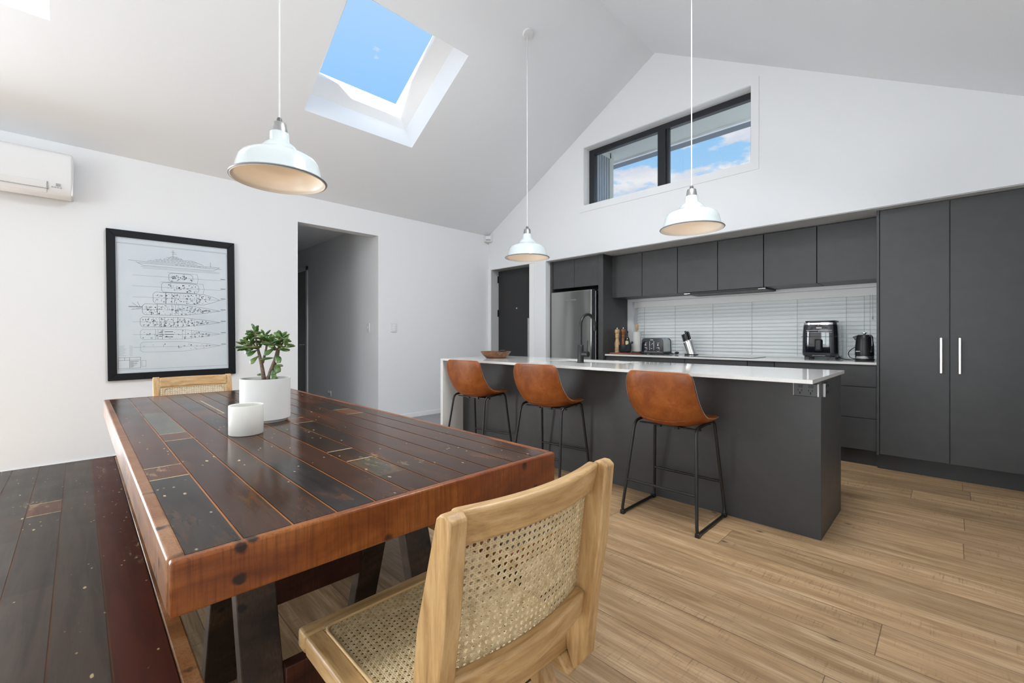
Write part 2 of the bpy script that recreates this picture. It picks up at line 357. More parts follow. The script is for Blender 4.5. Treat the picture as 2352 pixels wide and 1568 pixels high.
# left wall with the hallway opening
D0, D1, DH = 1.793, 2.795, 2.46
bm = bmesh.new()
zt = ZE+.02
LY = (-3.3, -.80)
box(bm, XL-.14, XL, YN-.1, LY[0], 0, zt); box(bm, XL-.14, XL, LY[1], D0, 0, zt); box(bm, XL-.14, XL, LY[0], LY[1], 2.35, zt); box(bm, XL-.14, XL, D1, YK+.5, 0, zt); box(bm, XL-.14, XL, D0, D1, DH, zt)
struct(obj('wall_left', bm, M['wall']), 'white wall with the doorway, picture and heat pump')
struct(BX('wall_hall', [(-9.2, XL-.14, D1, D1+.1, 0, 2.8), (-9.2, XL-.14, D0-.1, D0, 0, 2.8), (-9.3, -9.2, D0-.1, D1+.1, 0, 2.8)], M['wall']), 'hallway walls beyond the doorway')
struct(BX('ceiling_hall', (-9.3, XL-.14, D0-.1, D1+.1, 2.66, 2.76), M['ceil']), 'hallway ceiling')
struct(BX('baseboard_hall', (-9.2, XL-.14, D1-.012, D1, .012, .07), M['trim'], bevel=.003))
struct(BX('baseboard_left', [(XL, XL+.012, D1, YK, .012, .072), (XL, XL+.012, LY[1], D0, 0, .072)], M['trim'], bevel=.003))
d2 = BX('door_2', (-8.62, -7.84, D1-.006, D1+.02, .02, 2.28), M['halldoor']); struct(d2, 'grey hallway door at the far end')
bm = bmesh.new(); box(bm, -7.84, -7.775, D1-.022, D1, .012, 2.345); box(bm, -8.70, -8.62, D1-.022, D1, .012, 2.345); box(bm, -8.70, -7.775, D1-.022, D1, 2.28, 2.345)
obj('architrave', bm, M['trim'], d2, .003)
bm = bmesh.new(); tube(bm, [(-7.90, D1-.006, 1.0), (-7.90, D1-.055, 1.0), (-8.02, D1-.055, 1.0)], .009, 8); obj('door_handle', bm, M['chrome'], d2, smooth=40)
# kitchen gable wall, its lower edge forms the bulkhead over the cabinets
SOF = 2.217; WX = (-3.43, -1.402); WZ = (2.865, 3.63); TH = .13
bm = bmesh.new()
prism(bm, [(XL-.1, SOF), (WX[0], SOF), (WX[0], zc(WX[0])+.05), (XL-.1, zc(XL-.1)+.05)], 'y', YK, YK+TH)
prism(bm, [(WX[1], SOF), (XR+.1, SOF), (XR+.1, zc(XR+.1)+.05), (WX[1], zc(WX[1])+.05)], 'y', YK, YK+TH)
prism(bm, [(WX[0], SOF), (WX[1], SOF), (WX[1], WZ[0]), (WX[0], WZ[0])], 'y', YK, YK+TH)
prism(bm, [(WX[0], WZ[1]), (WX[1], WZ[1]), (WX[1], zc(WX[1])+.05), (XA, zc(XA)+.05), (WX[0], zc(WX[0])+.05)], 'y', YK, YK+TH)
box(bm, -4.311, -4.09, YK, YK+.78, 0, SOF); box(bm, XL-.1, -5.253, YK, YK+.2, 0, SOF)
struct(obj('wall_kitchen', bm, M['wall']), 'white gable wall over the kitchen cabinets')
struct(BX('wall_niche', [(-4.09, XR, 5.54, 5.64, 0, .905), (-4.09, -3.20, 5.54, 5.64, .905, 2.4), (-.46, XR, 5.54, 5.64, .905, 2.4), (-3.20, -.46, 5.54, 5.64, 1.665, 2.4)], M['wall']), 'back wall of the kitchen niche')
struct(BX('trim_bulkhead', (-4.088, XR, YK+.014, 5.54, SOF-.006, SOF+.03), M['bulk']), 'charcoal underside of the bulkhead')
SY = (-4.2, -1.6)
struct(BX('wall_right', [(XR, XR+.12, YN, SY[0], 0, 2.75), (XR, XR+.12, SY[1], YK+.9, 0, 2.75), (XR, XR+.12, SY[0], SY[1], 2.35, 2.75)], M['wall']), 'white wall on the right')
w6 = thing('added_side_doors', None, None); struct(w6, 'added side doors for fill light, unseen beside the viewer')  # unseen doors added to bring in light from the right
BX('frame', [(XR+.02, XR+.1, SY[0], SY[0]+.08, 0, 2.35), (XR+.02, XR+.1, SY[1]-.08, SY[1], 0, 2.35), (XR+.02, XR+.1, -2.96, -2.84, 0, 2.35), (XR+.02, XR+.1, SY[0], SY[1], 2.27, 2.35)], M['black_alu'], w6)
struct(BX('sun_block_side', (XR+.12, XR+4.2, -6.2, 6, 2.45, 2.55), M['soffit']))  # unseen slab added to keep sun out of the right wall opening
# entry recess
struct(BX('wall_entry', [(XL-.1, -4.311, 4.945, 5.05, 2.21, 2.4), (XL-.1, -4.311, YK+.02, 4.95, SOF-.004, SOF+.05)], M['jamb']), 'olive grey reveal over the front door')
d1 = BX('door_1', (-5.253, -4.40, 4.90, 4.945, .02, 2.205), M['doorblk']); struct(d1, 'black front door in the recess left of the fridge')
BX('jamb', (-5.262, -5.248, YK+.001, 4.90, 0, SOF-.005), M['trim_dark'], d1); BX('jamb', (-4.40, -4.312, YK-.012, 4.93, 0, SOF-.005), M['trim'], d1, .002)
BX('architrave', [(-5.309, -5.253, YK-.013, YK-.0005, .012, SOF+.01)], M['trim'], d1, .002)
BX('pull_handle', [(-4.545, -4.512, 4.845, 4.862, .42, 1.42), (-4.535, -4.521, 4.862, 4.9, .55, .58), (-4.535, -4.521, 4.862, 4.9, 1.25, 1.28)], M['steel'], d1, .002)
for z in (2.07, 1.52, .35): BX('hinge', (-5.262, -5.238, 4.875, 4.90, z-.055, z+.055), M['blk'], d1)
bm = bmesh.new(); lathe(bm, [(0, 0), (.012, 0), (.012, .01), (0, .01)], 16); bmesh.ops.rotate(bm, verts=bm.verts, matrix=Matrix.Rotation(PI/2, 3, 'X')); bmesh.ops.translate(bm, verts=bm.verts, vec=(-4.82, 4.9, 1.585)); obj('peephole', bm, M['chrome'], d1)
# clerestory window
FY = YK+TH
w2 = thing('window_2', None, None, (0, 0, 0)); struct(w2, 'wide black framed window high in the gable wall')
fx0, fx1, fz0, fz1 = -3.43, -1.385, 2.85, 3.632
BX('frame', [(fx0, fx0+.082, FY-.004, FY+.06, fz0, fz1), (fx1-.06, fx1, FY-.004, FY+.06, fz0, fz1), (fx0+.082, fx1-.06, FY-.004, FY+.06, fz1-.072, fz1), (fx0+.082, fx1-.06, FY-.004, FY+.06, fz0, fz0+.045)], M['black_alu'], w2, .003)
BX('mullion', [(-2.452, -2.352, FY-.008, FY+.06, fz0+.04, fz1-.07), (-2.352, -2.322, FY+.006, FY+.06, fz0+.04, fz1-.07)], M['black_alu'], w2, .003)
BXS('pane', [(-3.35, -2.45, FY+.03, FY+.034, fz0+.04, fz1-.07), (-2.325, fx1-.05, FY+.03, FY+.034, fz0+.04, fz1-.07)], M['glass'], w2)
BX('reveal', [(WX[0]+.004, WX[1]-.004, YK+.001, FY-.005, WZ[0]-.01, WZ[0]+.004), (WX[0]+.004, WX[1]-.004, YK+.001, FY-.005, WZ[1]-.004, WZ[1]+.01), (WX[0]-.01, WX[0]+.004, YK+.001, FY-.005, WZ[0], WZ[1]), (WX[1]-.004, WX[1]+.01, YK+.001, FY-.005, WZ[0], WZ[1])], M['trim'], w2)
BX('architrave', [(WX[0]-.055, WX[1]+.07, YK-.007, YK-.0005, 2.782, WZ[0]), (WX[1], WX[1]+.07, YK-.007, YK-.0005, WZ[0], 3.69), (WX[0]-.055, WX[0], YK-.007, YK-.0005, WZ[0], 3.69), (WX[0], WX[1], YK-.007, YK-.0005, WZ[1], 3.69)], M['wall'], w2)
# outside the clerestory: eave, gutter and ribbed wing wall
struct(BX('eave_soffit', [(-3.9, 1., YK+.2, 5.80, 3.80, 3.84)], M['soffit']), 'pale eave soffit outside the high window')
struct(BX('eave_fascia', [(-3.9, 1., 5.80, 5.84, 3.775, 3.95)], M['trim']), 'pale fascia outside the high window')
struct(BX('eave_gutter', [(-3.9, 1., 5.842, 5.99, 3.775, 3.92)], M['gutter']), 'blue grey gutter outside the high window')
bm = bmesh.new(); pts = []
for i in range(8):
    y = 5.0+i*.058; pts += [(-3.50, y), (-3.50, y+.030), (-3.52, y+.036), (-3.52, y+.052)]
prism(bm, pts+[(-3.6, 5.47), (-3.6, 5.0)], 'z', 2.3, 3.72); struct(obj('wall_cladding', bm, M['clad']), 'ribbed steel wing wall outside the high window')
struct(BX('trim_wing', [(-3.62, -3.49, 5.47, 5.56, 2.3, 3.8), (-3.62, -3.49, 5.0, 5.5, 3.72, 3.80)], M['soffit']), 'pale flashing of the wing wall')
# skylights; the unseen right-slope pair is added to light the floor
SKYW = (0, 6., 86., 2.)
SKN = ['window_1', 'window_5', 'added_skylight_1', 'added_skylight_2']
for i, (y0, y1) in enumerate(SKY+SKY):
    left = i < 2; X0, X1 = SKX if left else SKR; nn_ = nL if left else nR
    w = thing(SKN[i], None, None, (0, 0, 0)); struct(w, ['skylight over the table', 'second skylight at the edge of view', 'added skylight in the right slope over the table, unseen', 'second added skylight in the right slope, unseen'][i])
    dd = Vector((1, 0, SL if left else -SL)).normalized()
    def pt(x, y, k_, a, b): return Vector((x, y+b, zc(x)))+nn_*k_+dd*a
    ins = .155
    def ring(kk, s): return [pt(X0, y0, kk, s, s), pt(X1, y0, kk, -s, s), pt(X1, y1, kk, -s, -s), pt(X0, y1, kk, s, -s)]
    bm = bmesh.new(); rs = [[bm.verts.new(p) for p in ring(kk, s)] for kk, s in ((.292, 0), (.40, ins), (.46, ins), (.46, -.06), (.292, -.06))]
    for a, b in zip(rs, rs[1:]+rs[:1]):
        for j in range(4): bm.faces.new((a[j], a[(j+1) % 4], b[(j+1) % 4], b[j]))
    obj('skylight_frame', bm, M['shaft'], w)
    bm = bmesh.new(); a = [bm.verts.new(p) for p in ring(.43, ins-.005)]; b = [bm.verts.new(p) for p in ring(.436, ins-.005)]
    bm.faces.new(a[::-1]); bm.faces.new(b)
    for j in range(4): bm.faces.new((a[j], a[(j+1) % 4], b[(j+1) % 4], b[j]))
    obj('pane', bm, M['glass_top'] if left else M['sun_diffuser'], w)
    if i:     # lamp in the second left skylight, fill lamps in the added right ones
        c = sum(ring(.405, ins), Vector())/4; L = bpy.data.lights.new('skylight_fill_lamp', 'AREA'); L.shape = 'RECTANGLE'; L.size = .80; L.size_y = .80; L.energy = SKYW[i]; L.color = (.94, .972, 1.)
        lo = bpy.data.objects.new('skylight_fill_lamp', L); C.objects.link(lo); lo.location = c; lo.rotation_euler = (-nn_).to_track_quat('-Z', 'Y').to_euler()
w7 = thing('added_left_doors', None, None); struct(w7, 'added doors for fill light in the left wall, unseen behind the viewer')  # unseen doors added so light reaches the right ceiling slope
BX('frame', [(XL-.1, XL-.02, LY[0], LY[0]+.08, 0, 2.35), (XL-.1, XL-.02, LY[1]-.08, LY[1], 0, 2.35), (XL-.1, XL-.02, -2.11, -1.99, 0, 2.35), (XL-.1, XL-.02, LY[0], LY[1], 2.27, 2.35)], M['black_alu'], w7)
# wall behind the camera with big sliding doors, and outside it an added slab that blocks the sun
OX = (-2.3, .30); OZ = 2.35
bm = bmesh.new(); box(bm, XL, OX[0], YN-.12, YN, 0, 2.6); box(bm, OX[1], XR, YN-.12, YN, 0, 2.6)
GX, GZ = (-2.6, -.3), (2.55, 3.12)  # opening added above the doors to light both ceiling slopes
for pts in ([(XL, OZ), (GX[0], OZ), (GX[0], zc(GX[0])+.05), (XL, zc(XL)+.05)], [(GX[1], OZ), (XR, OZ), (XR, zc(XR)+.05), (GX[1], zc(GX[1])+.05)], [(GX[0], OZ), (GX[1], OZ), (GX[1], GZ[0]), (GX[0], GZ[0])],
            [(GX[0], GZ[1]), (GX[1], GZ[1]), (GX[1], zc(GX[1])+.05), (XA, zc(XA)+.05), (GX[0], zc(GX[0])+.05)]): prism(bm, pts, 'y', YN-.12, YN)
struct(obj('wall_near', bm, M['wall']), 'wall behind the viewer with sliding glass doors')
w4 = thing('window_4', None, None); struct(w4, 'sliding glass doors behind the viewer')
BX('frame', [(OX[0], OX[0]+.08, YN-.1, YN-.02, 0, OZ), (OX[1]-.08, OX[1], YN-.1, YN-.02, 0, OZ), (OX[0], OX[1], YN-.1, YN-.02, OZ-.08, OZ), (-1.50, -1.40, YN-.1, YN-.02, 0, OZ), (-.64, -.54, YN-.1, YN-.02, 0, OZ)], M['black_alu'], w4)
BX('pane', (OX[0], OX[1], YN-.07, YN-.064, 0, OZ), M['glass'], w4)
struct(BX('sun_block_near', (-7, 2.5, YN-3.2, YN-.12, 2.55, 2.65), M['soffit']))  # unseen slab added to keep direct sun off the near doors
struct(BX('ground', (-30, 30, -40, YN-.2, -.25, -.1), M['deck']))
# kitchen window behind the blind
w3 = thing('window_3', None, None); struct(w3, 'window behind the venetian blind')
BX('frame', [(-3.19, -3.115, 5.44, 5.56, .911, 1.614), (-3.19, -.46, 5.44, 5.56, 1.614, 1.665)], M['trim'], w3, .003)
BX('sash', [(-3.115, -3.05, 5.50, 5.56, .93, 1.625), (-3.12, -.46, 5.5, 5.56, .905, .935)], M['trim_dark'], w3, .003)
BX('pane', (-3.12, -.46, 5.57, 5.576, .93, 1.63), M['glass'], w3)

# ------------------------------------------------------------------ kitchen cabinets
# pantry
pa = thing('pantry_cupboard', 'tall charcoal pantry cupboard with two doors and pale bar handles at the right edge', 'cupboard', (0, 5.1, 0))
BX('carcass', [(-.452, -.434, 4.842, 5.53, .125, SOF-.006), (-.434, .494, 4.868, 5.53, .13, SOF-.008)], M['char'], pa, .001)
BX('kickboard', (-.452, .494, 4.905, 5.0, 0, .125), M['char_dark'], pa)
for x0, x1, hx in ((-.430, -.012, -.058), (-.006, .42, .045)):
    d = BX('door', (x0, x1, 4.846, 4.866, .135, SOF-.012), M['char'], pa, .0012)
    BX('handle', [(hx-.007, hx+.007, 4.805, 4.817, .845, 1.125), (hx-.005, hx+.005, 4.815, 4.847, .87, .885), (hx-.005, hx+.005, 4.815, 4.847, 1.085, 1.10)], M['handle'], d, .002)
# overhead cabinets
xs = [-3.212, -2.756, -2.294, -1.837, -1.375, -.916, -.456]
wl = ['leftmost, beside the fridge housing', 'second from the fridge housing', 'third from the fridge housing, left end of the rangehood', 'fourth from the fridge housing, over the rangehood', 'fifth from the fridge housing', 'sixth, touching the tall pantry']
cab = None
for i in range(6):
    x0, x1 = xs[i], xs[i+1]
    t = thing('wall_cabinet', 'charcoal wall cabinet over the blind, '+wl[i], 'cabinet', ((x0+x1)/2, 5.3, 1.65), 'overhead wall cabinets')
    if i == 0:
        BX('carcass', (x0+.001, x1-.001, 5.07, 5.53, 1.652, SOF-.025), M['char'], t)
        BX('door', (x0+.002, x1-.002, 5.05, 5.068, 1.652, SOF-.02), M['char'], t, .0012); cab = t
    else:
        for ch in cab.children:
            c = ch.copy(); C.objects.link(c); c.parent = t
rh = thing('rangehood', 'slim slide-out rangehood under the wall cabinets', 'rangehood', (-1.8, 5.25, 1.65))
BX('housing', (-2.20, -1.38, 5.10, 5.45, 1.63, 1.650), M['char_dark'], rh); BX('slide_front', [(-2.22, -2.19, 5.06, 5.45, 1.632, 1.650), (-1.39, -1.36, 5.06, 5.45, 1.632, 1.650), (-2.22, -1.36, 5.07, 5.10, 1.636, 1.650)], M['char_dark'], rh, .001); BXS('end_tip', [(-2.22, -2.15, 5.058, 5.072, 1.634, 1.640), (-1.43, -1.36, 5.058, 5.072, 1.634, 1.640)], M['steel'], rh)
# fridge housing
fh = thing('fridge_cabinet', 'charcoal fridge housing with two small doors above the fridge', 'cabinet', (-3.65, 5.1, 0))
BX('side_panel', (-4.085, -4.045, 4.835, 5.53, 0, SOF-.004), M['char'], fh, .001); BX('side_panel', (-3.262, -3.19, 4.835, 5.53, 0, SOF-.004), M['char'], fh, .001)
BX('carcass', (-4.045, -3.262, 4.87, 5.53, 1.83, SOF-.004), M['char'], fh)
for x0, x1 in ((-4.042, -3.664), (-3.660, -3.265)): BX('door', (x0, x1, 4.848, 4.868, 1.815, SOF-.008), M['char'], fh, .0012)
fr = thing('refrigerator', 'stainless steel fridge in the charcoal housing behind the black tap', 'fridge', (-3.68, 5.1, 0))
BX('body', (-4.035, -3.285, 4.88, 5.5, .03, 1.765), M['char_dark'], fr); BX('base', (-4.0, -3.32, 4.95, 5.45, .0, .03), M['blk'], fr)
dr = BX('door', (-4.040, -3.345, 4.80, 4.862, .66, 1.765), M['fridge'], fr, .012, seg=3)
BX('door_edge', (-3.344, -3.305, 4.815, 4.875, .66, 1.765), M['blk_gloss'], dr)
BX('freezer_drawer', (-4.040, -3.345, 4.80, 4.862, .06, .65), M['fridge'], fr, .012, seg=3)
BX('hinge_cover', (-3.300, -3.290, 4.82, 4.88, .06, 1.74), M['steel'], fr)
bm = text_bm('FISHER & PAYKEL', .026); bmesh.ops.rotate(bm, verts=bm.verts, matrix=Matrix.Rotation(PI/2, 3, 'X')); bmesh.ops.translate(bm, verts=bm.verts, vec=(-3.69, 4.7985, 1.630)); obj('logo', bm, M['plastic_g'], dr)
# base cabinets
def base(name, label, x0, x1, splits, notch, kind):
    t = thing(name, label, 'cabinet', ((x0+x1)/2, 5.2, 0), 'base cabinets under the rear worktop')
    BX('carcass', (x0+.001, x1-.001, 4.915, 5.53, .13, .888), M['char_dark'], t)
    BX('kickboard', (x0, x1, 4.96, 5.05, 0, .13), M['char_dark'], t)
    for z0, z1 in splits:
        d = BX(kind, (x0+.002, x1-.002, 4.895, 4.914, z0, z1), M['char'], t, .0012)
        if z1 > .85 and notch: BX('finger_pull', (notch[0], notch[1], 4.882, 4.896, z1-.006, z1+.003), M['blk'], d)
    return t
base('base_cabinet', 'charcoal base cabinet at the left end under the toaster and cutting board', -3.188, -2.142, [(.14, .880)], (-2.78, -2.565), 'door')
base('base_cabinet', 'wide charcoal drawer unit under the black cooktop', -2.140, -1.486, [(.14, .50), (.505, .880)], None, 'drawer')
base('base_cabinet', 'narrow charcoal base cabinet just right of the cooktop unit', -1.484, -1.239, [(.14, .880)], (-1.47, -1.25), 'door')
base('base_cabinet', 'charcoal three-drawer unit beside the tall pantry', -1.237, -.456, [(.14, .415), (.420, .690), (.695, .880)], (-.945, -.74), 'drawer')
tag(BX('rear_worktop', (-3.188, -.454, 4.872, 5.535, .889, .910), M['stone'], bevel=.0015), 'white stone worktop under the blind along the kitchen wall', 'worktop')
ct = thing('cooktop', 'flat black glass cooktop set in the rear worktop', 'cooktop', (-1.8, 5.15, .910))
BX('glass_plate', (-2.145, -1.445, 4.90, 5.38, .9105, .916), M['blk_gloss'], ct, .001)
for x, y, r in ((-1.97, 5.02, .07), (-1.97, 5.25, .09), (-1.62, 5.02, .09), (-1.62, 5.25, .07)):
    bm = bmesh.new(); lathe(bm, [(r, .9161), (r+.002, .9162), (r+.002, .9161)], 32, (x, y, 0)); obj('zone_mark', bm, M['plastic_g'], ct)
# island
il = thing('kitchen_island', 'long charcoal kitchen island behind the tan leather stools', 'island', (-2.1, 3.2, 0))
BX('front_panel', (-3.69, -.510, 2.925, 2.945, 0, .889), M['char'], il, .001); BX('end_panel', (-.530, -.510, 2.945, 3.54, 0, .889), M['char'], il, .001)
BX('carcass', [(-3.69, -2.80, 2.947, 3.54, .10, .885), (-1.88, -.532, 2.947, 3.54, .10, .885), (-2.80, -1.88, 2.947, 3.54, .10, .62)], M['char'], il); BX('kickboard', (-3.69, -.532, 2.95, 3.48, 0, .10), M['char_dark'], il)
sx0, sx1, sy0, sy1 = -2.72, -1.93, 3.14, 3.50
it = thing('island_worktop', 'white stone island worktop with a waterfall end at the left', 'worktop', (-2.1, 3.1, .89))
BX('slab', [(-3.73, sx0, 2.66, 3.60, .890, .910), (sx1, -.50, 2.66, 3.60, .890, .910), (sx0, sx1, 2.66, sy0, .890, .910), (sx0, sx1, sy1, 3.60, .890, .910)], M['stone'], it)
BX('waterfall_end', (-3.73, -3.69, 2.66, 3.60, 0, .890), M['stone'], it, .0015)
bm = bmesh.new(); g = .006; z = .70
for d in ((sx0-.01, sx1+.01, sy0-.01, sy0-.004, z, .889), (sx0-.01, sx1+.01, sy1+.004, sy1+.01, z, .889), (sx0-.01, sx0-.004, sy0-.01, sy1+.01, z, .889), (sx1+.004, sx1+.01, sy0-.01, sy1+.01, z, .889), (sx0-.01, sx1+.01, sy0-.01, sy1+.01, z-.006, z)): box(bm, *d)
tag(obj('sink', bm, M['steel']), 'undermount steel sink in the island worktop behind the tap', 'sink')
tp = thing('kitchen_tap', 'matt black gooseneck tap on the island worktop', 'tap', (-2.245, 3.06, .910))
bm = bmesh.new(); lathe(bm, [(0, 0), (.031, 0), (.031, .006), (.027, .008), (.027, .148), (.024, .152), (0, .152)], 28, (-2.245, 3.06, .910)); obj('body', bm, M['blk'], tp, smooth=40)
bm = bmesh.new(); pts = [(-2.245, 3.06, 1.05), (-2.245, 3.06, 1.21)]
for i in range(1, 17):
    a = PI-PI*1.06*i/16; pts.append((-2.245, 3.06+.105+.105*math.cos(a), 1.225+.105*math.sin(a)))
pts.append((-2.245, 3.275, 1.19)); tube(bm, pts, .0135, 16); obj('spout', bm, M['blk'], tp, smooth=40)
bm = bmesh.new(); tube(bm, [(-2.225, 3.06, .985), (-2.165, 3.06, .985)], .024, 20); obj('lever_hub', bm, M['blk'], tp, smooth=40)
bm = bmesh.new(); tube(bm, [(-2.178, 3.06, .985), (-2.172, 3.06, 1.10)], .0045, 8); obj('lever', bm, M['blk'], tp, smooth=40)
def outlet(name, label, cat, plate, mplate, parts, edges=None):
    t = thing(name, label, cat, ((plate[0]+plate[1])/2, (plate[2]+plate[3])/2, (plate[4]+plate[5])/2))
    BX('plate', plate, mplate, t, .003)
    for nm, d, mm in parts: BX(nm, d, mm, t, .0008)
    return t
y = 2.925
outlet('power_outlet', 'charcoal double power outlet under the right end of the island worktop, facing the stools', 'power outlet', (-.640, -.524, y-.009, y, .795, .868), M['gpo'],
       [('edge_strip', (-.643, -.638, y-.0095, y, .798, .868), M['plastic_g']), ('edge_strip', (-.526, -.519, y-.0095, y, .797, .868), M['mark'])] +
       [('switch', (a-.011, a+.011, y-.012, y-.008, .845, .860), M['blk']) for a in (-.607, -.556)] + [('socket', (a-.0025, a+.0025, y-.0105, y-.008, .808, .820), M['dark_slot']) for a in (-.609, -.558)] +
       [('socket', (a+b-.0015, a+b+.0015, y-.0105, y-.008, .824, .833), M['dark_slot']) for a in (-.609, -.558) for b in (-.009, .009)])
x = -.510
outlet('power_outlet', 'charcoal power outlet on the right end panel of the island', 'power outlet', (x, x+.009, 2.985, 3.10, .795, .868), M['gpo'],
       [('edge_strip', (x, x+.0105, 2.976, 2.986, .793, .868), M['mark'])] + [('switch', (x+.008, x+.013, a-.011, a+.011, .845, .860), M['blk']) for a in (3.02, 3.065)] + [('socket', (x+.008, x+.0105, a-.003, a+.003, .81, .825), M['dark_slot']) for a in (3.02, 3.065)])

# ------------------------------------------------------------------ venetian blind
vb = thing('venetian_blind', 'white horizontal venetian blind closed over the long kitchen window', 'blind', (-1.75, 5.44, .92))
BX('valance', (-3.075, -.462, 5.425, 5.44, 1.530, 1.612), M['blind'], vb, .003); BX('headrail', (-3.06, -.47, 5.442, 5.485, 1.56, 1.61), M['blind'], vb)
bm = bmesh.new(); a = math.radians(54)
for i in range(15):
    zc_ = 1.512-i*.0405; c, s = math.cos(a)*.0262, math.sin(a)*.0262; q = .0014
    prism(bm, [(5.462-c, zc_-s), (5.462-c+q*2, zc_-s-q), (5.462+c+q*2, zc_+s-q), (5.462+c, zc_+s)], 'x', -3.045, -.47)
obj('slats', bm, M['blind'], vb)
BX('bottom_rail', (-3.045, -.47, 5.452, 5.478, .9115, .925), M['blind'], vb, .002)
for x in (-2.93, -2.50, -2.03, -1.60, -1.16, -.74, -.60):
    bm = bmesh.new()
    for k_ in range(30): box(bm, x-.0015, x+.0015, 5.4355+(.002 if k_ % 2 else 0), 5.4375+(.002 if k_ % 2 else 0), .93+k_*.02, .95+k_*.02)
    obj('ladder_cord', bm, M['plastic_g'], vb)
bm = bmesh.new(); tube(bm, [(-.555, 5.425, 1.54), (-.555, 5.425, 1.10)], .0015, 6); obj('pull_cord', bm, M['plastic_g'], vb); bm = bmesh.new(); tube(bm, [(-.535, 5.425, 1.54), (-.535, 5.425, 1.33)], .0015, 6); lathe(bm, [(0, 0), (.006, .003), (.004, .03), (0, .032)], 10, (-.535, 5.425, 1.30)); obj('pull_cord', bm, M['plastic_g'], vb)

# ------------------------------------------------------------------ things on the rear worktop
B = .910
bm = bmesh.new(); prism(bm, [(-3.155, 4.93), (-2.93, 4.915), (-2.87, 4.99), (-2.865, 5.30), (-3.13, 5.31)], 'z', B, B+.020)
tag(obj('cutting_board', bm, M['board'], bevel=.004), 'red-brown wooden board under the pepper mills at the left of the rear worktop', 'cutting board')
CB = B+.020
def mill(x, y, m, label, prof, h):
    t = thing('pepper_mill', label, 'pepper mill', (x, y, CB), 'pepper mills')
    bm = bmesh.new(); lathe(bm, [(r, z*h) for r, z in prof], 28, (x, y, CB)); obj('body', bm, m, t, smooth=50)
    bm = bmesh.new(); lathe(bm, [(0, .755*h), (.026, .755*h), (.031, .80*h), (.034, .85*h), (.031, .90*h), (.020, .935*h), (.010, .945*h), (0, .945*h)], 28, (x, y, CB)); obj('head', bm, m, t, smooth=50)
    bm = bmesh.new(); lathe(bm, [(0, .945*h), (.007, .945*h), (.010, .97*h), (.006, 1.0*h), (0, 1.0*h)], 14, (x, y, CB)); obj('knob', bm, M['chrome'], t, smooth=50)
PM = [(0, 0), (.033, 0), (.034, .05), (.030, .07), (.033, .09), (.034, .14), (.030, .16), (.032, .19), (.034, .22), (.031, .24), (.034, .32), (.033, .38), (.026, .47), (.023, .53), (.024, .58), (.030, .60), (.030, .62), (.026, .64), (.029, .67), (.030, .71), (.026, .74), (.026, .753), (0, .753)]
mill(-3.113, 5.05, M['mill_a'], 'pale turned wooden pepper mill in front of the brown one', PM, .325)
PM2 = [(0, 0), (.032, 0), (.032, .10), (.028, .35), (.023, .55), (.022, .62), (.026, .64), (.026, .66), (.022, .68), (.025, .72), (.027, .753), (0, .753)]
mill(-3.088, 5.155, M['mill_b'], 'dark brown wooden pepper mill behind the pale one', PM2, .328)
bt = thing('oil_bottle', 'dark green oil bottle with a cream label beside the pepper mills', 'bottle', (-3.022, 5.148, CB))
bm = bmesh.new(); lathe(bm, [(0, 0), (.032, 0), (.034, .004), (.034, .15), (.031, .175), (.018, .20), (.0125, .215), (.0115, .262), (0, .262)], 28, (-3.022, 5.148, CB)); obj('glass_body', bm, M['bottle'], bt, smooth=45)
bm = bmesh.new(); lathe(bm, [(0, .255), (.0145, .255), (.0145, .282), (0, .282)], 20, (-3.022, 5.148, CB)); obj('cap', bm, M['blk'], bt, smooth=40)
bm = bmesh.new(); rr = .0346; vs = []
for i in range(9):
    a = -PI/2+.52*(-4+i)/2*.62-.35*0+.25*0; a = -1.15+(-.62+1.24*i/8)
    vs.append([bm.verts.new((-3.022+rr*math.cos(a), 5.148+rr*math.sin(a), CB+z)) for z in (.06, .15)])
for a, b in zip(vs, vs[1:]): bm.faces.new((a[0], b[0], b[1], a[1]))
obj('label', bm, M['label'], bt)
mx, my = -2.975, 5.02
bm = bmesh.new(); lathe(bm, [(0, 0), (.060, 0), (.074, .014), (.080, .05), (.082, .098), (.077, .102), (.070, .098), (.062, .05), (.04, .026), (0, .02)], 36, (mx, my, CB))
tag(obj('mortar', bm, M['stoneware'], smooth=45), 'dark granite mortar on the wooden board in front of the oil bottle', 'mortar')
bm = bmesh.new(); tube(bm, [(mx-.035, my, CB+.048), (mx-.01, my, CB+.066), (mx+.05, my+.004, CB+.104), (mx+.098, my+.008, CB+.132), (mx+.106, my+.008, CB+.137)], [.012, .016, .013, .016, .011], 14)
tag(obj('pestle', bm, M['stoneware'], smooth=60), 'dark granite pestle leaning out of the mortar to the right', 'pestle')
pt_ = thing('paper_towel_holder', 'paper towel roll on a holder with a wooden knob', 'paper towel', (-2.928, 5.232, CB))
bm = bmesh.new(); lathe(bm, [(0, 0), (.064, 0), (.064, .010), (0, .010)], 28, (-2.928, 5.232, CB)); obj('base', bm, M['blk'], pt_, smooth=40)
bm = bmesh.new(); lathe(bm, [(.02, .011), (.056, .011), (.057, .27), (.02, .272), (.02, .011)], 32, (-2.928, 5.232, CB)); obj('roll', bm, M['towel'], pt_, smooth=40)
bm = bmesh.new(); lathe(bm, [(0, .0105), (.008, .0105), (.008, .285), (.012, .290), (.022, .335), (.022, .355), (.013, .372), (0, .375)], 20, (-2.928, 5.232, CB)); obj('knob', bm, M['mill_a'], pt_, smooth=50)
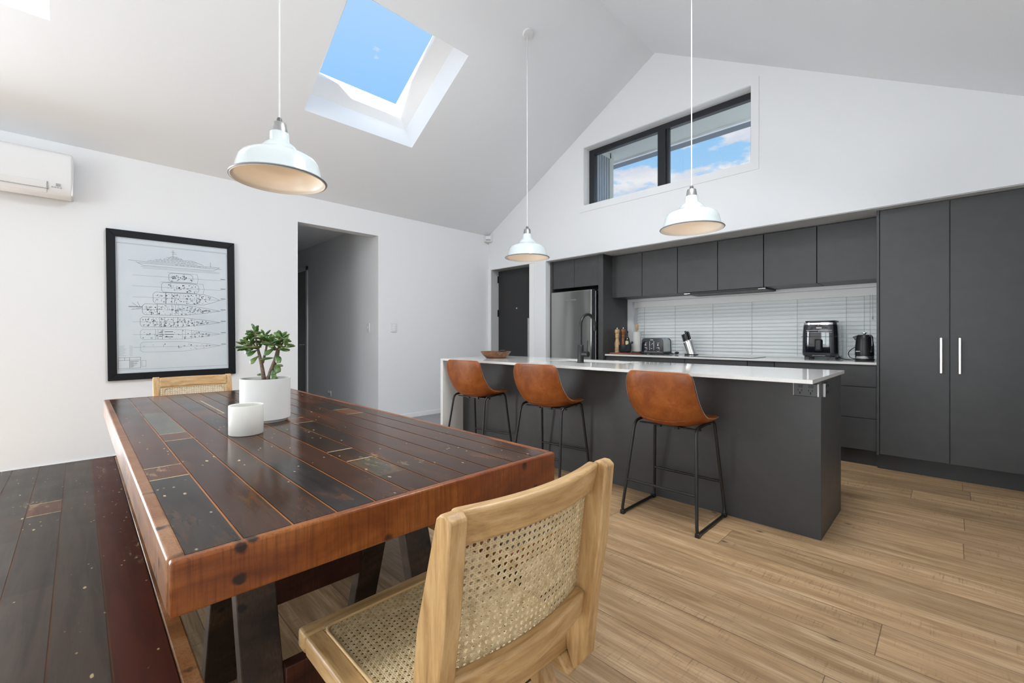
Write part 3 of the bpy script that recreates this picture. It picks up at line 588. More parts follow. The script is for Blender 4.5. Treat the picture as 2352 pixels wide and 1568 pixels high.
# toaster
ts = thing('toaster', 'black and steel four-slice toaster in front of the blind', 'toaster', (-2.69, 5.31, B))
bm = bmesh.new(); P0 = [(-2.838, B+.034), (-2.545, B+.034), (-2.550, B+.175), (-2.562, B+.196), (-2.585, B+.205), (-2.798, B+.205), (-2.821, B+.196), (-2.832, B+.175)]
prism(bm, P0, 'y', 5.205, 5.40); obj('body', bm, M['steel'], ts, .003)
bm = bmesh.new(); prism(bm, [((x+2.69)*1.015-2.69, (z-B-.12)*1.02+B+.12) for x, z in P0], 'y', 5.190, 5.206); fp = obj('front_panel', bm, M['navy_gloss'], ts, .003)
bm = bmesh.new(); prism(bm, [((x+2.69)*1.015-2.69, (z-B-.12)*1.02+B+.12) for x, z in P0], 'y', 5.40, 5.42); obj('back_panel', bm, M['blk'], ts, .003)
BX('base', (-2.845, -2.538, 5.192, 5.418, B+.010, B+.034), M['blk'], ts, .002); BXS('foot', [(-2.82, -2.79, 5.21, 5.24, B, B+.011), (-2.59, -2.56, 5.21, 5.24, B, B+.011), (-2.82, -2.79, 5.37, 5.40, B, B+.011), (-2.59, -2.56, 5.37, 5.40, B, B+.011)], M['blk'], ts, .002)
BX('chrome_strip', (-2.80, -2.55, 5.186, 5.191, B+.031, B+.037), M['chrome'], ts)
BXS('slot', [(-2.80, -2.71, 5.23, 5.26, B+.2045, B+.206), (-2.80, -2.71, 5.31, 5.34, B+.2045, B+.206), (-2.67, -2.58, 5.23, 5.26, B+.2045, B+.206), (-2.67, -2.58, 5.31, 5.34, B+.2045, B+.206)], M['dark_slot'], ts)
for x in (-2.779, -2.609):
    bm = bmesh.new(); lathe(bm, [(.0, 0), (.021, 0), (.021, .012), (.016, .016), (0, .016)], 24); bmesh.ops.rotate(bm, verts=bm.verts, matrix=Matrix.Rotation(PI/2, 3, 'X')); bmesh.ops.translate(bm, verts=bm.verts, vec=(x, 5.190, B+.066)); obj('dial', bm, M['blk_gloss'], ts, smooth=40)
    bm = bmesh.new(); lathe(bm, [(.021, 0), (.0255, 0), (.0255, .004), (.021, .004)], 24, closed=True); bmesh.ops.rotate(bm, verts=bm.verts, matrix=Matrix.Rotation(PI/2, 3, 'X')); bmesh.ops.translate(bm, verts=bm.verts, vec=(x, 5.190, B+.066)); obj('dial_ring', bm, M['chrome'], ts, smooth=40)
    BX('lever', [(x-.008, x+.008, 5.180, 5.190, B+.112, B+.126), (x-.002, x+.002, 5.187, 5.190, B+.126, B+.145), (x-.012, x+.018, 5.1885, 5.190, B+.145, B+.148)], M['mark'], ts, .001)
for x in (-2.724, -2.667): BX('lever_slot', (x-.003, x+.003, 5.187, 5.1902, B+.052, B+.168), M['chrome'], ts, .001)
BXS('button', [(-2.705, -2.69, 5.187, 5.1902, B+.07, B+.076), (-2.70, -2.694, 5.187, 5.1902, B+.122, B+.126), (-2.688, -2.68, 5.187, 5.1902, B+.132, B+.142)], M['mark'], ts)
BX('maker_mark', (-2.716, -2.676, 5.1875, 5.1902, B+.181, B+.189), M['mark'], ts)
bm = bmesh.new(); tube(bm, smooth_path([(-2.55, 5.40, B+.02), (-2.49, 5.36, B+.008), (-2.55, 5.25, B+.006), (-2.47, 5.26, B+.008), (-2.43, 5.33, B+.012)]), .004, 8); obj('cord', bm, M['blk'], ts, smooth=60)
bm = bmesh.new(); lathe(bm, [(0, 0), (.017, 0), (.017, .03), (.01, .045), (0, .045)], 16); bmesh.ops.rotate(bm, verts=bm.verts, matrix=Matrix.Rotation(1.4, 3, 'Y')); bmesh.ops.translate(bm, verts=bm.verts, vec=(-2.45, 5.33, B+.018)); obj('plug', bm, M['blk'], ts, smooth=50)
# knife block and knives
kx, ky = -2.235, 5.30
kb = thing('knife_block', 'leaning steel knife block beside the cooktop', 'knife block', (kx, ky, B))
bm = bmesh.new()
def oval(w, d, n=20, p=2.6): return [(abs(math.cos(2*PI*i/n))**(2/p)*math.copysign(w, math.cos(2*PI*i/n)), abs(math.sin(2*PI*i/n))**(2/p)*math.copysign(d, math.sin(2*PI*i/n))) for i in range(n)]
prism(bm, [(kx+a, ky+b) for a, b in oval(.078, .055)], 'z', B, B+.014); obj('base', bm, M['blk'], kb, .003)
bm = bmesh.new(); ov = [(a, b) for a, b in oval(.052, .042)]
lo = [bm.verts.new((kx+.008+a, ky+b, B+.014)) for a, b in ov]; hi = [bm.verts.new((kx-.042+a*.98, ky+b, B+.165+a*.42)) for a, b in ov]
bm.faces.new(lo[::-1]); bm.faces.new(hi)
for i in range(20): bm.faces.new((lo[i], lo[(i+1) % 20], hi[(i+1) % 20], hi[i]))
obj('body', bm, M['steel'], kb, smooth=35)
kl = ['short black-handled knife, leftmost in the block', 'black-handled knife second from left in the block', 'black-handled knife standing highest in the block', 'black-handled knife in the middle front of the block', 'black-handled knife at the right rear of the block', 'black-handled knife, rightmost in the block']
for i, (dx, dy, L) in enumerate([(-.037, -.012, .10), (-.012, -.022, .10), (-.004, .02, .135), (.014, -.02, .11), (.020, .018, .12), (.034, -.004, .105)]):
    p0 = Vector((kx-.042+dx, ky+dy, B+.168+dx*.42)); d = Vector((-.30, 0, 1)).normalized()
    t = thing('kitchen_knife', kl[i], 'knife', p0, 'knives in the block')
    bm = bmesh.new(); tube(bm, [p0+d*.012, p0+d*.03, p0+d*(L*.6), p0+d*(L-.006), p0+d*L], [.0105, .0118, .0105, .0118, .007], 10); obj('handle', bm, M['blk'], t, smooth=50)
    bm = bmesh.new(); tube(bm, [p0-d*.01, p0+d*.014], .0088, 10); tube(bm, [p0+d*L, p0+d*(L+.002)], .005, 8); obj('bolster', bm, M['chrome'], t, smooth=50)
# air fryer
ax, ay = -.918, 5.30
af = thing('air_fryer', 'glossy black air fryer on the rear worktop left of the kettle', 'air fryer', (ax, ay, B))
def loft(bm, secs, n=36, p=4.5):
    R = []
    for w, d, z in secs: R.append([bm.verts.new((ax+a, ay+b, B+z)) for a, b in oval(w, d, n, p)])
    bm.faces.new(R[0][::-1]); bm.faces.new(R[-1])
    for A, Bq in zip(R, R[1:]):
        for i in range(n): bm.faces.new((A[i], A[(i+1) % n], Bq[(i+1) % n], Bq[i]))
bm = bmesh.new(); loft(bm, [(.135, .125, .025), (.152, .142, .04), (.155, .146, .07), (.152, .144, .25), (.147, .140, .325), (.143, .137, .342)]); obj('body', bm, M['blk_gloss'], af, smooth=50)
bm = bmesh.new(); loft(bm, [(.1435, .1375, .3425), (.143, .137, .362)]); obj('metal_band', bm, M['chrome'], af, smooth=40)
bm = bmesh.new(); loft(bm, [(.125, .118, .3625), (.130, .122, .372), (.128, .12, .382)]); obj('lid', bm, M['blk'], af, smooth=40)
BXS('foot', [(ax+a-.02, ax+a+.02, ay+b-.02, ay+b+.02, B, B+.027) for a in (-.105, .105) for b in (-.1, .1)], M['blk'], af)
BX('drawer_handle', (ax-.030, ax+.030, ay-.182, ay-.147, B+.085, B+.200), M['blk'], af, .016, seg=4)
BX('drawer_seam', (ax-.150, ax+.150, ay-.1455, ay-.1445, B+.222, B+.226), M['dark_slot'], af)
BXS('control_outline', [(ax-.105, ax+.105, ay-.1435, ay-.1425, B+.285, B+.288), (ax-.105, ax+.105, ay-.1435, ay-.1425, B+.268, B+.270), (ax-.001, ax+.001, ay-.1435, ay-.1425, B+.27, B+.288)], M['mark'], af)
BX('maker_mark', (ax-.022, ax+.022, ay-.1415, ay-.1405, B+.306, B+.316), M['mark'], af)
BX('trim_lip', (ax-.055, ax+.055, ay-.1455, ay-.138, B+.037, B+.041), M['chrome'], af)
bm = bmesh.new(); tube(bm, smooth_path([(ax+.10, ay+.12, B+.03), (ax+.17, ay+.05, B+.006), (ax+.25, ay, B+.006), (ax+.29, ay+.06, B+.008)]), .0035, 8); obj('cord', bm, M['blk'], af, smooth=60)
# kettle
ex, ey = -.563, 5.12
ke = thing('kettle', 'matt black jug kettle in the corner against the pantry', 'kettle', (ex, ey, B))
bm = bmesh.new(); lathe(bm, [(0, 0), (.068, 0), (.072, .006), (.072, .020), (.068, .024), (0, .024)], 36, (ex, ey, B)); obj('power_base', bm, M['blk'], ke, smooth=40)
bm = bmesh.new(); lathe(bm, [(0, .0245), (.067, .0245), (.070, .045), (.066, .0505), (0, .0505)], 36, (ex, ey, B)); obj('chrome_ring', bm, M['chrome'], ke, smooth=40)
bm = bmesh.new(); lathe(bm, [(0, .051), (.069, .051), (.070, .07), (.068, .14), (.062, .20), (.055, .232), (.050, .240), (0, .243)], 36, (ex, ey, B))
obj('jug', bm, M['blk'], ke, smooth=45)
bm = bmesh.new(); prism(bm, [(-.086, .222), (-.055, .236), (-.05, .20), (-.066, .19)], 'y', -.018, .018); bmesh.ops.translate(bm, verts=bm.verts, vec=(ex, ey, B)); obj('spout', bm, M['blk'], ke, .003)
bm = bmesh.new(); lathe(bm, [(0, .243), (.008, .243), (.010, .252), (.020, .256), (.020, .261), (0, .262)], 20, (ex, ey, B)); obj('lid_knob', bm, M['chrome'], ke, smooth=45)
hd = Vector((.62, -.78, 0)); bm = bmesh.new()
tube(bm, fillet([Vector((ex, ey, B+.222))+hd*.052, Vector((ex, ey, B+.232))+hd*.098, Vector((ex, ey, B+.15))+hd*.103, Vector((ex, ey, B+.09))+hd*.095, Vector((ex, ey, B+.085))+hd*.066], .03), .0085, 12); obj('handle', bm, M['blk_gloss'], ke, smooth=50)
BX('maker_mark', (ex-.056, ex-.022, ey-.0645, ey-.056, B+.088, B+.093), M['mark'], ke)
bm = bmesh.new(); tube(bm, smooth_path([(ex-.06, ey+.03, B+.012), (ex-.11, ey+.04, B+.03), (ex-.125, ey+.07, B+.075), (ex-.09, ey+.12, B+.12), (ex-.04, ey+.18, B+.13)]), .0035, 8); obj('cord', bm, M['blk'], ke, smooth=60)

# ------------------------------------------------------------------ island bowl
bx, by = -3.385, 3.12
bm = bmesh.new(); lathe(bm, [(0, 0), (.090, 0), (.100, .003), (.130, .026), (.158, .064), (.161, .070), (.155, .070), (.126, .034), (.095, .012), (0, .010)], 44, (bx, by, .910))
tag(obj('wooden_bowl', bm, M['walnut'], smooth=50), 'shallow brown wooden bowl on the left end of the island', 'bowl')
bm = bmesh.new(); tube(bm, smooth_path([(bx+.03, by-.02, .965), (bx+.06, by+.02, .985), (bx+.09, by+.03, .984), (bx+.105, by+.05, .972)]), [.010]*9+[.016]*10+[.012]*6, 10)
tag(obj('sunglasses', bm, M['blk'], smooth=60), 'small black item lying in the wooden bowl', 'accessory')

# ------------------------------------------------------------------ wall fittings
ac = thing('air_conditioner', 'white wall-mounted heat pump high on the left wall', 'air conditioner', (XL, -.45, 2.29))
y0, y1 = -.93, -.035
prof = [(0, 2.29), (.12, 2.268), (.175, 2.285), (.205, 2.33), (.215, 2.40), (.215, 2.57), (.205, 2.615), (.175, 2.635), (0, 2.64)]
bm = bmesh.new(); prism(bm, [(XL+.001+a, z) for a, z in prof], 'y', y0, y1); obj('body', bm, M['plastic_w'], ac, .012, seg=3)
bm = bmesh.new(); prism(bm, [(XL+.184, 2.292), (XL+.2125, 2.330), (XL+.2205, 2.375), (XL+.214, 2.378), (XL+.203, 2.333), (XL+.176, 2.297)], 'y', y0+.08, y1-.145); obj('louvre', bm, M['plastic_w'], ac, .002)
BX('outlet_slot', (XL+.16, XL+.2085, y0+.07, y1-.140, 2.318, 2.326), M['plastic_g'], ac)
BX('outlet_slot', (XL+.16, XL+.2145, y1-.144, y1-.140, 2.318, 2.378), M['plastic_g'], ac)
BX('side_cover', (XL+.005, XL+.208, y1-.006, y1+.006, 2.292, 2.60), M['plastic_w'], ac, .01, seg=3)
BX('display', [(XL+.21, XL+.2155, y1-.095, y1-.070, 2.352, 2.372)], M['plastic_g'], ac)
BXS('indicator_mark', [(XL+.205, XL+.2145, y1-.12+i*.016, y1-.11+i*.016, 2.338, 2.344) for i in range(4)], M['plastic_g'], ac)
# framed plan
A0 = Vector((XL+.003, .669, 1.423)); ART = thing('framed_print', 'black framed ship plan print hanging slightly crooked on the left wall', 'picture', A0)
ART.rotation_euler = (math.radians(.6), 0, 0)
w, h, fw = .983/2, 1.360/2, .062
def AB(name, dims, m, **k_):   # boxes written in the picture's own axes: out of wall, across, up
    bm = bmesh.new()
    for o0, o1, a0, a1, b0, b1 in dims: box(bm, A0.x+o0, A0.x+o1, A0.y+a0, A0.y+a1, A0.z+b0, A0.z+b1)
    return obj(name, bm, m, ART, **k_)
bm = bmesh.new()
for pts in ([(-w, -h), (w, -h), (w-fw, -h+fw), (-w+fw, -h+fw)], [(w, -h), (w, h), (w-fw, h-fw), (w-fw, -h+fw)], [(w, h), (-w, h), (-w+fw, h-fw), (w-fw, h-fw)], [(-w, h), (-w, -h), (-w+fw, -h+fw), (-w+fw, h-fw)]):
    prism(bm, [(A0.y+a, A0.z+b) for a, b in pts], 'x', A0.x, A0.x+.032)
obj('frame', bm, M['frame'], ART, .003)
PW, PH = (w-fw)*2, (h-fw)*2
def U(a, b): return (A0.y-PW/2+a*PW, A0.z+PH/2-b*PH)
pbm = bmesh.new(); box(pbm, A0.x, A0.x+.014, A0.y-w+fw-.004, A0.y+w-fw+.004, A0.z-h+fw-.004, A0.z+h-fw+.004)
def lines(segs, mi, wd):
    for a, b, c, d in segs:
        p, q = Vector(U(a, b)), Vector(U(c, d)); dv = q-p
        if dv.length < 1e-5: continue
        nn = Vector((-dv.y, dv.x)).normalized()*wd/2; e2 = dv.normalized()*wd*.3
        A = [(p-e2+nn), (q+e2+nn), (q+e2-nn), (p-e2-nn)]
        lo = [pbm.verts.new((A0.x+.0135, *v)) for v in A]; hi = [pbm.verts.new((A0.x+.0144, *v)) for v in A]
        F = [pbm.faces.new(hi)]+[pbm.faces.new((lo[k_], lo[(k_+1) % 4], hi[(k_+1) % 4], hi[k_])) for k_ in range(4)]
        for f in F: f.material_index = mi
rn = random.Random(3); S1 = []; S2 = []; S3 = []
S2 += [(.01, .04, .99, .04), (.01, .045, .99, .045), (.01, .975, .99, .975), (.01, .04, .01, .975), (.99, .04, .99, .975)]
S1 += [(.18, .178, .94, .178), (.10, .163, .28, .168), (.28, .168, .44, .168), (.44, .168, .92, .166), (.92, .166, .86, .196), (.86, .196, .22, .196), (.22, .196, .16, .172), (.26, .158, .70, .158), (.32, .145, .70, .143), (.40, .132, .66, .131), (.42, .120, .56, .122), (.46, .110, .52, .110), (.48, .060, .48, .120), (.465, .075, .50, .075), (.472, .09, .51, .088), (.83, .128, .83, .165), (.70, .143, .76, .158), (.66, .131, .70, .143)]
for b, a0, a1 in ((.152, .28, .68), (.138, .36, .66), (.172, .50, .80), (.126, .44, .58), (.116, .45, .53)):
    a = a0
    while a < a1:
        d = rn.uniform(.006, .022); S1.append((a, b, a+d, b)); a += d+rn.uniform(.006, .02)
S2 += [(.20, .205, .92, .206), (.22, .215, .92, .214)]
decks = [(.272, .44, .66, .033, .03), (.352, .375, .715, .037, .05), (.435, .30, .92, .043, .5), (.525, .21, .92, .041, 1.), (.62, .19, .92, .037, 1.), (.715, .19, .92, .038, 1.), (.81, .19, .92, .038, 1.)]
for di, (b, a0, a1, hh, pointed) in enumerate(decks):
    am = a1-(.035 if di < 2 else (.16 if di == 2 else .36))
    top = [(a0, b-hh*.6), (a0+.02, b-hh), (am, b-hh), (a1-(a1-am)*.35, b-hh*.45), (a1, b)]
    if di < 2: top = [(a0, b-hh*.6), (a0+.015, b-hh), (a1-.03, b-hh), (a1-.012, b-hh*.8), (a1-.002, b-hh*.4), (a1, b)]
    bot = [(x, 2*b-q) for x, q in top]
    T = S1 if di in (0, 1, 2, 3, 4) else S2
    for L in (top, bot):
        for p, q in zip(L, L[1:]): T.append((*p, *q))
    T.append((a0, b-hh*.6, a0, b+hh*.6)); S2.append((.13, b, .95, b))
    if di < 2: S2 += [(a0-.012, b-hh*1.1, a1+.04, b-hh*1.1), (a1+.04, b-hh*1.1, a1+.05, b), (a1+.05, b, a1+.04, b+hh*1.1), (a1+.04, b+hh*1.1, a0-.012, b+hh*1.1)]
    n = [26, 44, 96, 130, 130, 56, 22][di]
    for _ in range(n):
        a = rn.uniform(a0+.02, a0+(a1-a0)*(.97 if di < 2 else .86)); fr_ = 1. if a < am else max(.1, (a1-a)/(a1-am)); yb = b+rn.uniform(-hh, hh)*.85*fr_; d = rn.uniform(.004, .014)
        t = rn.random()
        if t < .35: S1.append((a, yb, a+d, yb))
        elif t < .6: S1.append((a, yb, a, yb+rn.uniform(.004, .014)))
        else: S1 += [(a, yb, a+d, yb), (a+d, yb, a+d, yb+.006), (a+d, yb+.006, a, yb+.006), (a, yb+.006, a, yb)]
        if rn.random() < .16: S3.append((a, yb+.004, a+d*.8, yb+.004))
    if di in (2, 3, 4, 5):
        for q in range(7): a = a0+(a1-a0)*rn.uniform(.1, .68); S2.append((a, b-hh*.95, a, b+hh*.95))
    S3.append((.93, b-.012, .975, b-.012))
for q in (-.02, 0, .02): S3 += [(.40, .715+q, .47, .715+q), (.35, .715+q*.7, .375, .715+q*.7)]
S3 += [(.46, .27, .50, .272), (.47, .262, .50, .266), (.47, .28, .505, .278), (.10, .508, .21, .508)]
S1 += [(.12, .53, .21, .515), (.13, .48, .17, .505), (.17, .47, .19, .505)]
for i in range(8): S2.append((.015, .80+i*.010, .05+.03*rn.random(), .80+i*.010)); S2.append((.10, .80+i*.010, .125, .80+i*.010))
S1 += [(.01, .885, .19, .885), (.01, .905, .19, .905), (.01, .885, .01, .965), (.10, .885, .10, .965), (.01, .965, .19, .965), (.19, .885, .19, .965), (.06, .885, .06, .905)]
for i in range(10): S1.append((.02+.08*rn.random(), .91+.05*rn.random(), .04+.12*rn.random(), .91+.05*rn.random())) if False else S1.append((.105, .912+i*.005, .125+.05*rn.random(), .912+i*.005))
S2 += [(.20, .91, .235, .91), (.235, .91, .235, .955), (.235, .955, .20, .955), (.20, .955, .20, .91)]
lines(S2, 2, .0026); lines(S1, 1, .0024); lines(S3, 1, .0058)
obj('print', pbm, [M['paper'], M['line'], M['line2']], ART)
# switches
sw = outlet('light_switch', 'white light switch with three buttons right of the doorway', 'light switch', (XL, XL+.010, 2.975, 3.062, 1.198, 1.318), M['plastic_w'], [('button', (XL+.009, XL+.014, 3.006, 3.032, z-.012, z+.012), M['trim']) for z in (1.225, 1.258, 1.291)])
outlet('light_switch', 'white light switch on the hallway wall just inside the doorway', 'light switch', (-5.62, -5.545, D1-.010, D1, 1.20, 1.32), M['plastic_w'], [('button', (-5.594, -5.572, D1-.014, D1-.009, 1.25, 1.275), M['trim'])])
outlet('power_outlet', 'white power outlet low on the hallway wall', 'power outlet', (-6.93, -6.81, D1-.010, D1, .21, .29), M['plastic_w'], [('switch', (-6.915, -6.895, D1-.014, D1-.009, .262, .28), M['trim']), ('switch', (-6.85, -6.83, D1-.014, D1-.009, .262, .28), M['trim']), ('socket', (-6.91, -6.90, D1-.0112, D1-.009, .225, .245), M['plastic_g']), ('socket', (-6.845, -6.835, D1-.0112, D1-.009, .225, .245), M['plastic_g'])])
ms = thing('motion_sensor', 'small white motion sensor in the corner above the front door', 'sensor', (-5.27, 4.70, 2.70))
bm = bmesh.new(); prism(bm, [(-5.309, 4.64), (-5.262, 4.632), (-5.21, 4.69), (-5.215, 4.739), (-5.309, 4.739)], 'z', 2.66, 2.755); obj('case', bm, M['plastic_w'], ms, .006)
bm = bmesh.new(); prism(bm, [(-5.262, 4.634), (-5.256, 4.630), (-5.208, 4.684), (-5.214, 4.688)], 'z', 2.675, 2.70); obj('lens', bm, M['plastic_g'], ms)

# ------------------------------------------------------------------ pendants (rim at local z = 0)
pd = thing('pendant_lamp', 'white enamel pendant lamp over the left end of the island', 'pendant lamp', (0, 0, 0), 'white enamel pendants')
out = [(.196, .022), (.190, .050), (.181, .088), (.170, .106), (.150, .119), (.118, .134), (.098, .143), (.090, .150), (.074, .170), (.052, .186), (.045, .194), (.043, .236)]
inn = [(r-.004, z-.004) for r, z in out]
bm = bmesh.new(); lathe(bm, [(.206, .009), (.199, .013)]+out+[(.0, .237), (0, .233)]+inn[::-1][0:0]+[(.0395, .232)]+inn[::-1][1:]+[(.197, .008), (.205, .004)], 56, closed=True)
sh = obj('shade', bm, M['enamel'], pd, smooth=40)
sh.data.materials.append(M['enamel_in'])
for p in sh.data.polygons:
    c = p.center; r = math.hypot(c.x, c.y)
    nr = p.normal.x*c.x+p.normal.y*c.y
    if (nr < -1e-6 and c.z < .231) or (p.normal.z < -.3 and c.z < .231): p.material_index = 1
bm = bmesh.new(); lathe(bm, [(.2125, .0015), (.2165, .001), (.2195, .005), (.2165, .0095), (.2125, .010)], 56, closed=True); obj('rim', bm, M['rim'], pd, smooth=60)
bm = bmesh.new(); lathe(bm, [(.2035, .0035), (.209, -.001), (.2128, .0005), (.213, .006), (.206, .0085)], 56, closed=True); obj('rim_lip', bm, M['enamel_in'], pd, smooth=60)
bm = bmesh.new(); lathe(bm, [(0, .237), (.037, .237), (.036, .25), (.031, .283), (.027, .287), (0, .287)], 32); obj('cap', bm, M['galv'], pd, smooth=40)
bm = bmesh.new(); lathe(bm, [(0, .287), (.013, .287), (.013, .303), (.010, .312), (0, .314)], 16); obj('cable_gland', bm, M['lampgrey'], pd, smooth=40)
bm = bmesh.new(); lathe(bm, [(0, .075), (.020, .082), (.029, .105), (.026, .125), (.014, .150), (.013, .185), (0, .185)], 24); obj('bulb', bm, M['bulb'], pd, smooth=60)
def rig(root, x, y, z, hide=False):
    top = zc(x)
    bm = bmesh.new(); tube(bm, [(0, 0, .312), (0, 0, top-z-.02)], .0042, 8); c = obj('cable', bm, M['cord'], root, smooth=60)
    bm = bmesh.new(); lathe(bm, [(0, 0), (.048, 0), (.05, .004), (.05, .024), (.046, .028), (0, .028)], 32); bmesh.ops.translate(bm, verts=bm.verts, vec=(0, 0, -.028))
    th = math.atan(SL)*(-1 if x <= XA else 1); bmesh.ops.rotate(bm, verts=bm.verts, matrix=Matrix.Rotation(th, 3, 'Y')); bmesh.ops.translate(bm, verts=bm.verts, vec=(0, 0, top-z-.001)); obj('ceiling_rose', bm, M['plastic_w'], root, smooth=40)
    L = bpy.data.lights.new('pendant_bulb', 'POINT'); L.energy = .32; L.color = (1., .74, .46); L.shadow_soft_size = .03
    lo = bpy.data.objects.new('pendant_bulb_light', L); C.objects.link(lo); lo.parent = root; lo.location = (0, 0, .05)
    root.location = (x, y, z)
p1 = dup(pd, (0, 0, 0), 0, 'largest white enamel pendant lamp hanging over the dining table')
p3 = dup(pd, (0, 0, 0), 0, 'white enamel pendant lamp hanging in front of the high window over the island')
for r_ in (pd, p1, p3): WL[r_.name] = Vector((0, 0, 0))
rig(pd, -2.94, 3.13, 1.905); rig(p3, -1.318, 3.13, 1.905); rig(p1, -2.352, .708, 1.905)

# ------------------------------------------------------------------ dining table and benches
def plank_top(name, x0, x1, bounds, z, t, patches, palette, m, parent, seed, gap=.0022, gapcol=(.42, .16, .055), cream=(.50, .40, .22), fills=None):
    rn = random.Random(seed); bm = bmesh.new(); col = []
    def quad(a, b, c, d, zz, cc):
        vs = [bm.verts.new((a, c, zz)), bm.verts.new((b, c, zz)), bm.verts.new((b, d, zz)), bm.verts.new((a, d, zz))]; bm.faces.new(vs); col.append(cc)
    for i in range(len(bounds)-1):
        y0, y1 = bounds[i], bounds[i+1]; segs = sorted([p for p in patches if p[0] == i], key=lambda p: p[1]); x = x0; cur = palette[rn.randrange(len(palette))]
        def run(a, b):
            nonlocal cur
            while b-a > .9 and rn.random() < .55:
                c = a+rn.uniform(.35, .8)*(b-a); quad(a, c, y0+gap, y1-gap, z, cur); cur = palette[rn.randrange(len(palette))]; a = c
            if b > a: quad(a, b, y0+gap, y1-gap, z, cur)
        for _, a, b, cc, lined in segs:
            e = .006
            run(x, a-(e if lined else 0))
            if lined: quad(a-e, a, y0+gap, y1-gap, z+.0002, cream); quad(b, b+e, y0+gap, y1-gap, z+.0002, cream)
            quad(a, b, y0+gap, y1-gap, z, cc); x = b+(e if lined else 0); cur = palette[rn.randrange(len(palette))]
        run(x, x1)
        if i: quad(x0, x1, y0-gap, y0+gap, z-.0012, gapcol)
    n0 = len(col)
    for f in fills or []: quad(f[0], f[1], f[2], f[3], z+.0003, cream)
    box(bm, x0, x1, bounds[0], bounds[-1], z-t, z-.004)
    while len(col) < len(bm.faces): col.append((.05, .025, .015))
    bm.faces.ensure_lookup_table()
    cl = bm.loops.layers.float_color.new('timber')
    for f, c in zip(bm.faces, col):
        for l in f.loops: l[cl] = (*c, 1)
    for f in bm.faces:
        if len(f.verts) == 4 and abs(f.calc_center_median().z-z) < .002 and f.normal.z < 0: f.normal_flip()
    o = obj(name, bm, m, parent); return o
DK = [(.040, .026, .020), (.058, .028, .018), (.075, .029, .016), (.032, .026, .024), (.050, .025, .016), (.088, .034, .018), (.045, .036, .031)]
TZ = .78; TX0, TX1, TY0, TY1 = -3.335, -.855, .100, 1.030
tb = thing('dining_table', 'long dining table of dark recycled boards with an orange timber edge', 'table', (-2.1, .565, 0))
bd = [.120+.0829*i for i in range(11)]+[1.012]
RED = (.115, .040, .020); OLV = (.125, .115, .085)
plank_top('tabletop', TX0+.018, TX1-.016, bd, TZ-.001, .035, [(0, -1.505, -1.380, RED, True), (1, -2.60, -2.005, OLV, False), (1, -2.0, -1.868, RED, True), (3, -2.49, -2.365, RED, False), (4, -3.07, -2.945, RED, False), (5, -1.336, -1.205, (.035, .02, .014), True), (5, -1.19, -1.02, (.075, .06, .04), False), (6, -2.0, -1.882, RED, True), (9, -2.09, -1.94, (.15, .055, .022), True)], DK, M['planks'], tb, 5,
          fills=[(-2.93, -2.372, .474, .480), (-2.372, -2.362, .44, .48)])
ap0 = TZ-.088
BX('edge_board', (TX1-.016, TX1+.004, TY0, TY1, ap0, TZ), M['apron'], tb, .005, seg=3)
BX('edge_board', (TX0-.004, TX0+.018, TY0, TY1, ap0, TZ), M['apron'], tb, .005, seg=3)
BX('edge_board', (TX0+.018, TX1-.016, TY0-.002, TY0+.0235, ap0, TZ), M['apron_l'], tb, .005, seg=3)
BX('edge_board', (TX0+.018, TX1-.016, TY1-.0210, TY1+.002, ap0, TZ), M['apron'], tb, .005, seg=3)
def slantleg(parent, xa, xf, y0, y1, zt_, wd, m, name='leg'):
    bm = bmesh.new(); prism(bm, [(xa-wd/2, zt_), (xa+wd/2, zt_), (xf+wd/2, 0), (xf-wd/2, 0)], 'y', y0, y1); return obj(name, bm, m, parent, .003)
for e, s in ((-1.40, 1), (-2.79, -1)):
    for yc in (.325, .805):
        slantleg(tb, e+s*.025, e+s*.27, yc-.046, yc+.046, ap0+.05, .050, M['leg']); slantleg(tb, e-s*.045, e-s*.29, yc-.046, yc+.046, ap0+.05, .050, M['leg'])
    def at(xt, xf, zz): return xf+(xt-xf)*zz/(ap0+.05)
    for sg, zz in ((1, .20), (-1, .245)):
        xx = at(e+sg*s*.035, e+sg*s*.28, zz+.045)
        BX('stretcher', (xx-.018, xx+.018, .371, .759, zz, zz+.095), M['leg_red'], tb, .003)
def bench(label, y0, y1, inner, seed, patches):
    t = thing('bench_seat', label, 'bench', (-2.18, (y0+y1)/2, 0), 'timber benches')
    X0, X1, Z = -3.385, -.975, .45
    flip = inner > (y0+y1)/2
    e = .034
    n = 5; a, b = (y0+.012, y1-e) if flip else (y0+e, y1-.012); bd = [a+(b-a)*i/n for i in range(n+1)]
    pal = [(.066, .048, .036), (.056, .041, .031), (.072, .051, .038), (.050, .039, .031)]
    plank_top('seat', X0+.012, X1-.012, bd, Z-.0005, .035, patches, pal, M['planks_b'], t, seed, gapcol=(.10, .045, .02))
    BX('edge_board', (X0+.012, X1-.012, y1-e, y1, Z-.05, Z-.002) if flip else (X0+.012, X1-.012, y0, y0+e, Z-.05, Z-.002), M['apron_l'], t, .004)
    BX('edge_board', (X0+.012, X1-.012, y0, y0+.012, Z-.05, Z) if flip else (X0+.012, X1-.012, y1-.012, y1, Z-.05, Z), M['apron_l'], t, .003)
    BX('end_board', (X0, X0+.012, y0, y1, Z-.05, Z), M['leg'], t, .003); BX('end_board', (X1-.012, X1, y0, y1, Z-.05, Z), M['apron'], t, .003)
    for ex_, s in ((-1.10, 1), (-3.22, -1)):
        for yc in (y0+.10, y1-.075):
            slantleg(t, ex_, ex_+s*.10, yc-.04, yc+.04, Z-.04, .05, M['leg'])
        BX('stretcher', (ex_+s*.06-.016, ex_+s*.06+.016, y0+.14, y1-.115, .14, .20), M['leg_red'], t, .003)
    return t
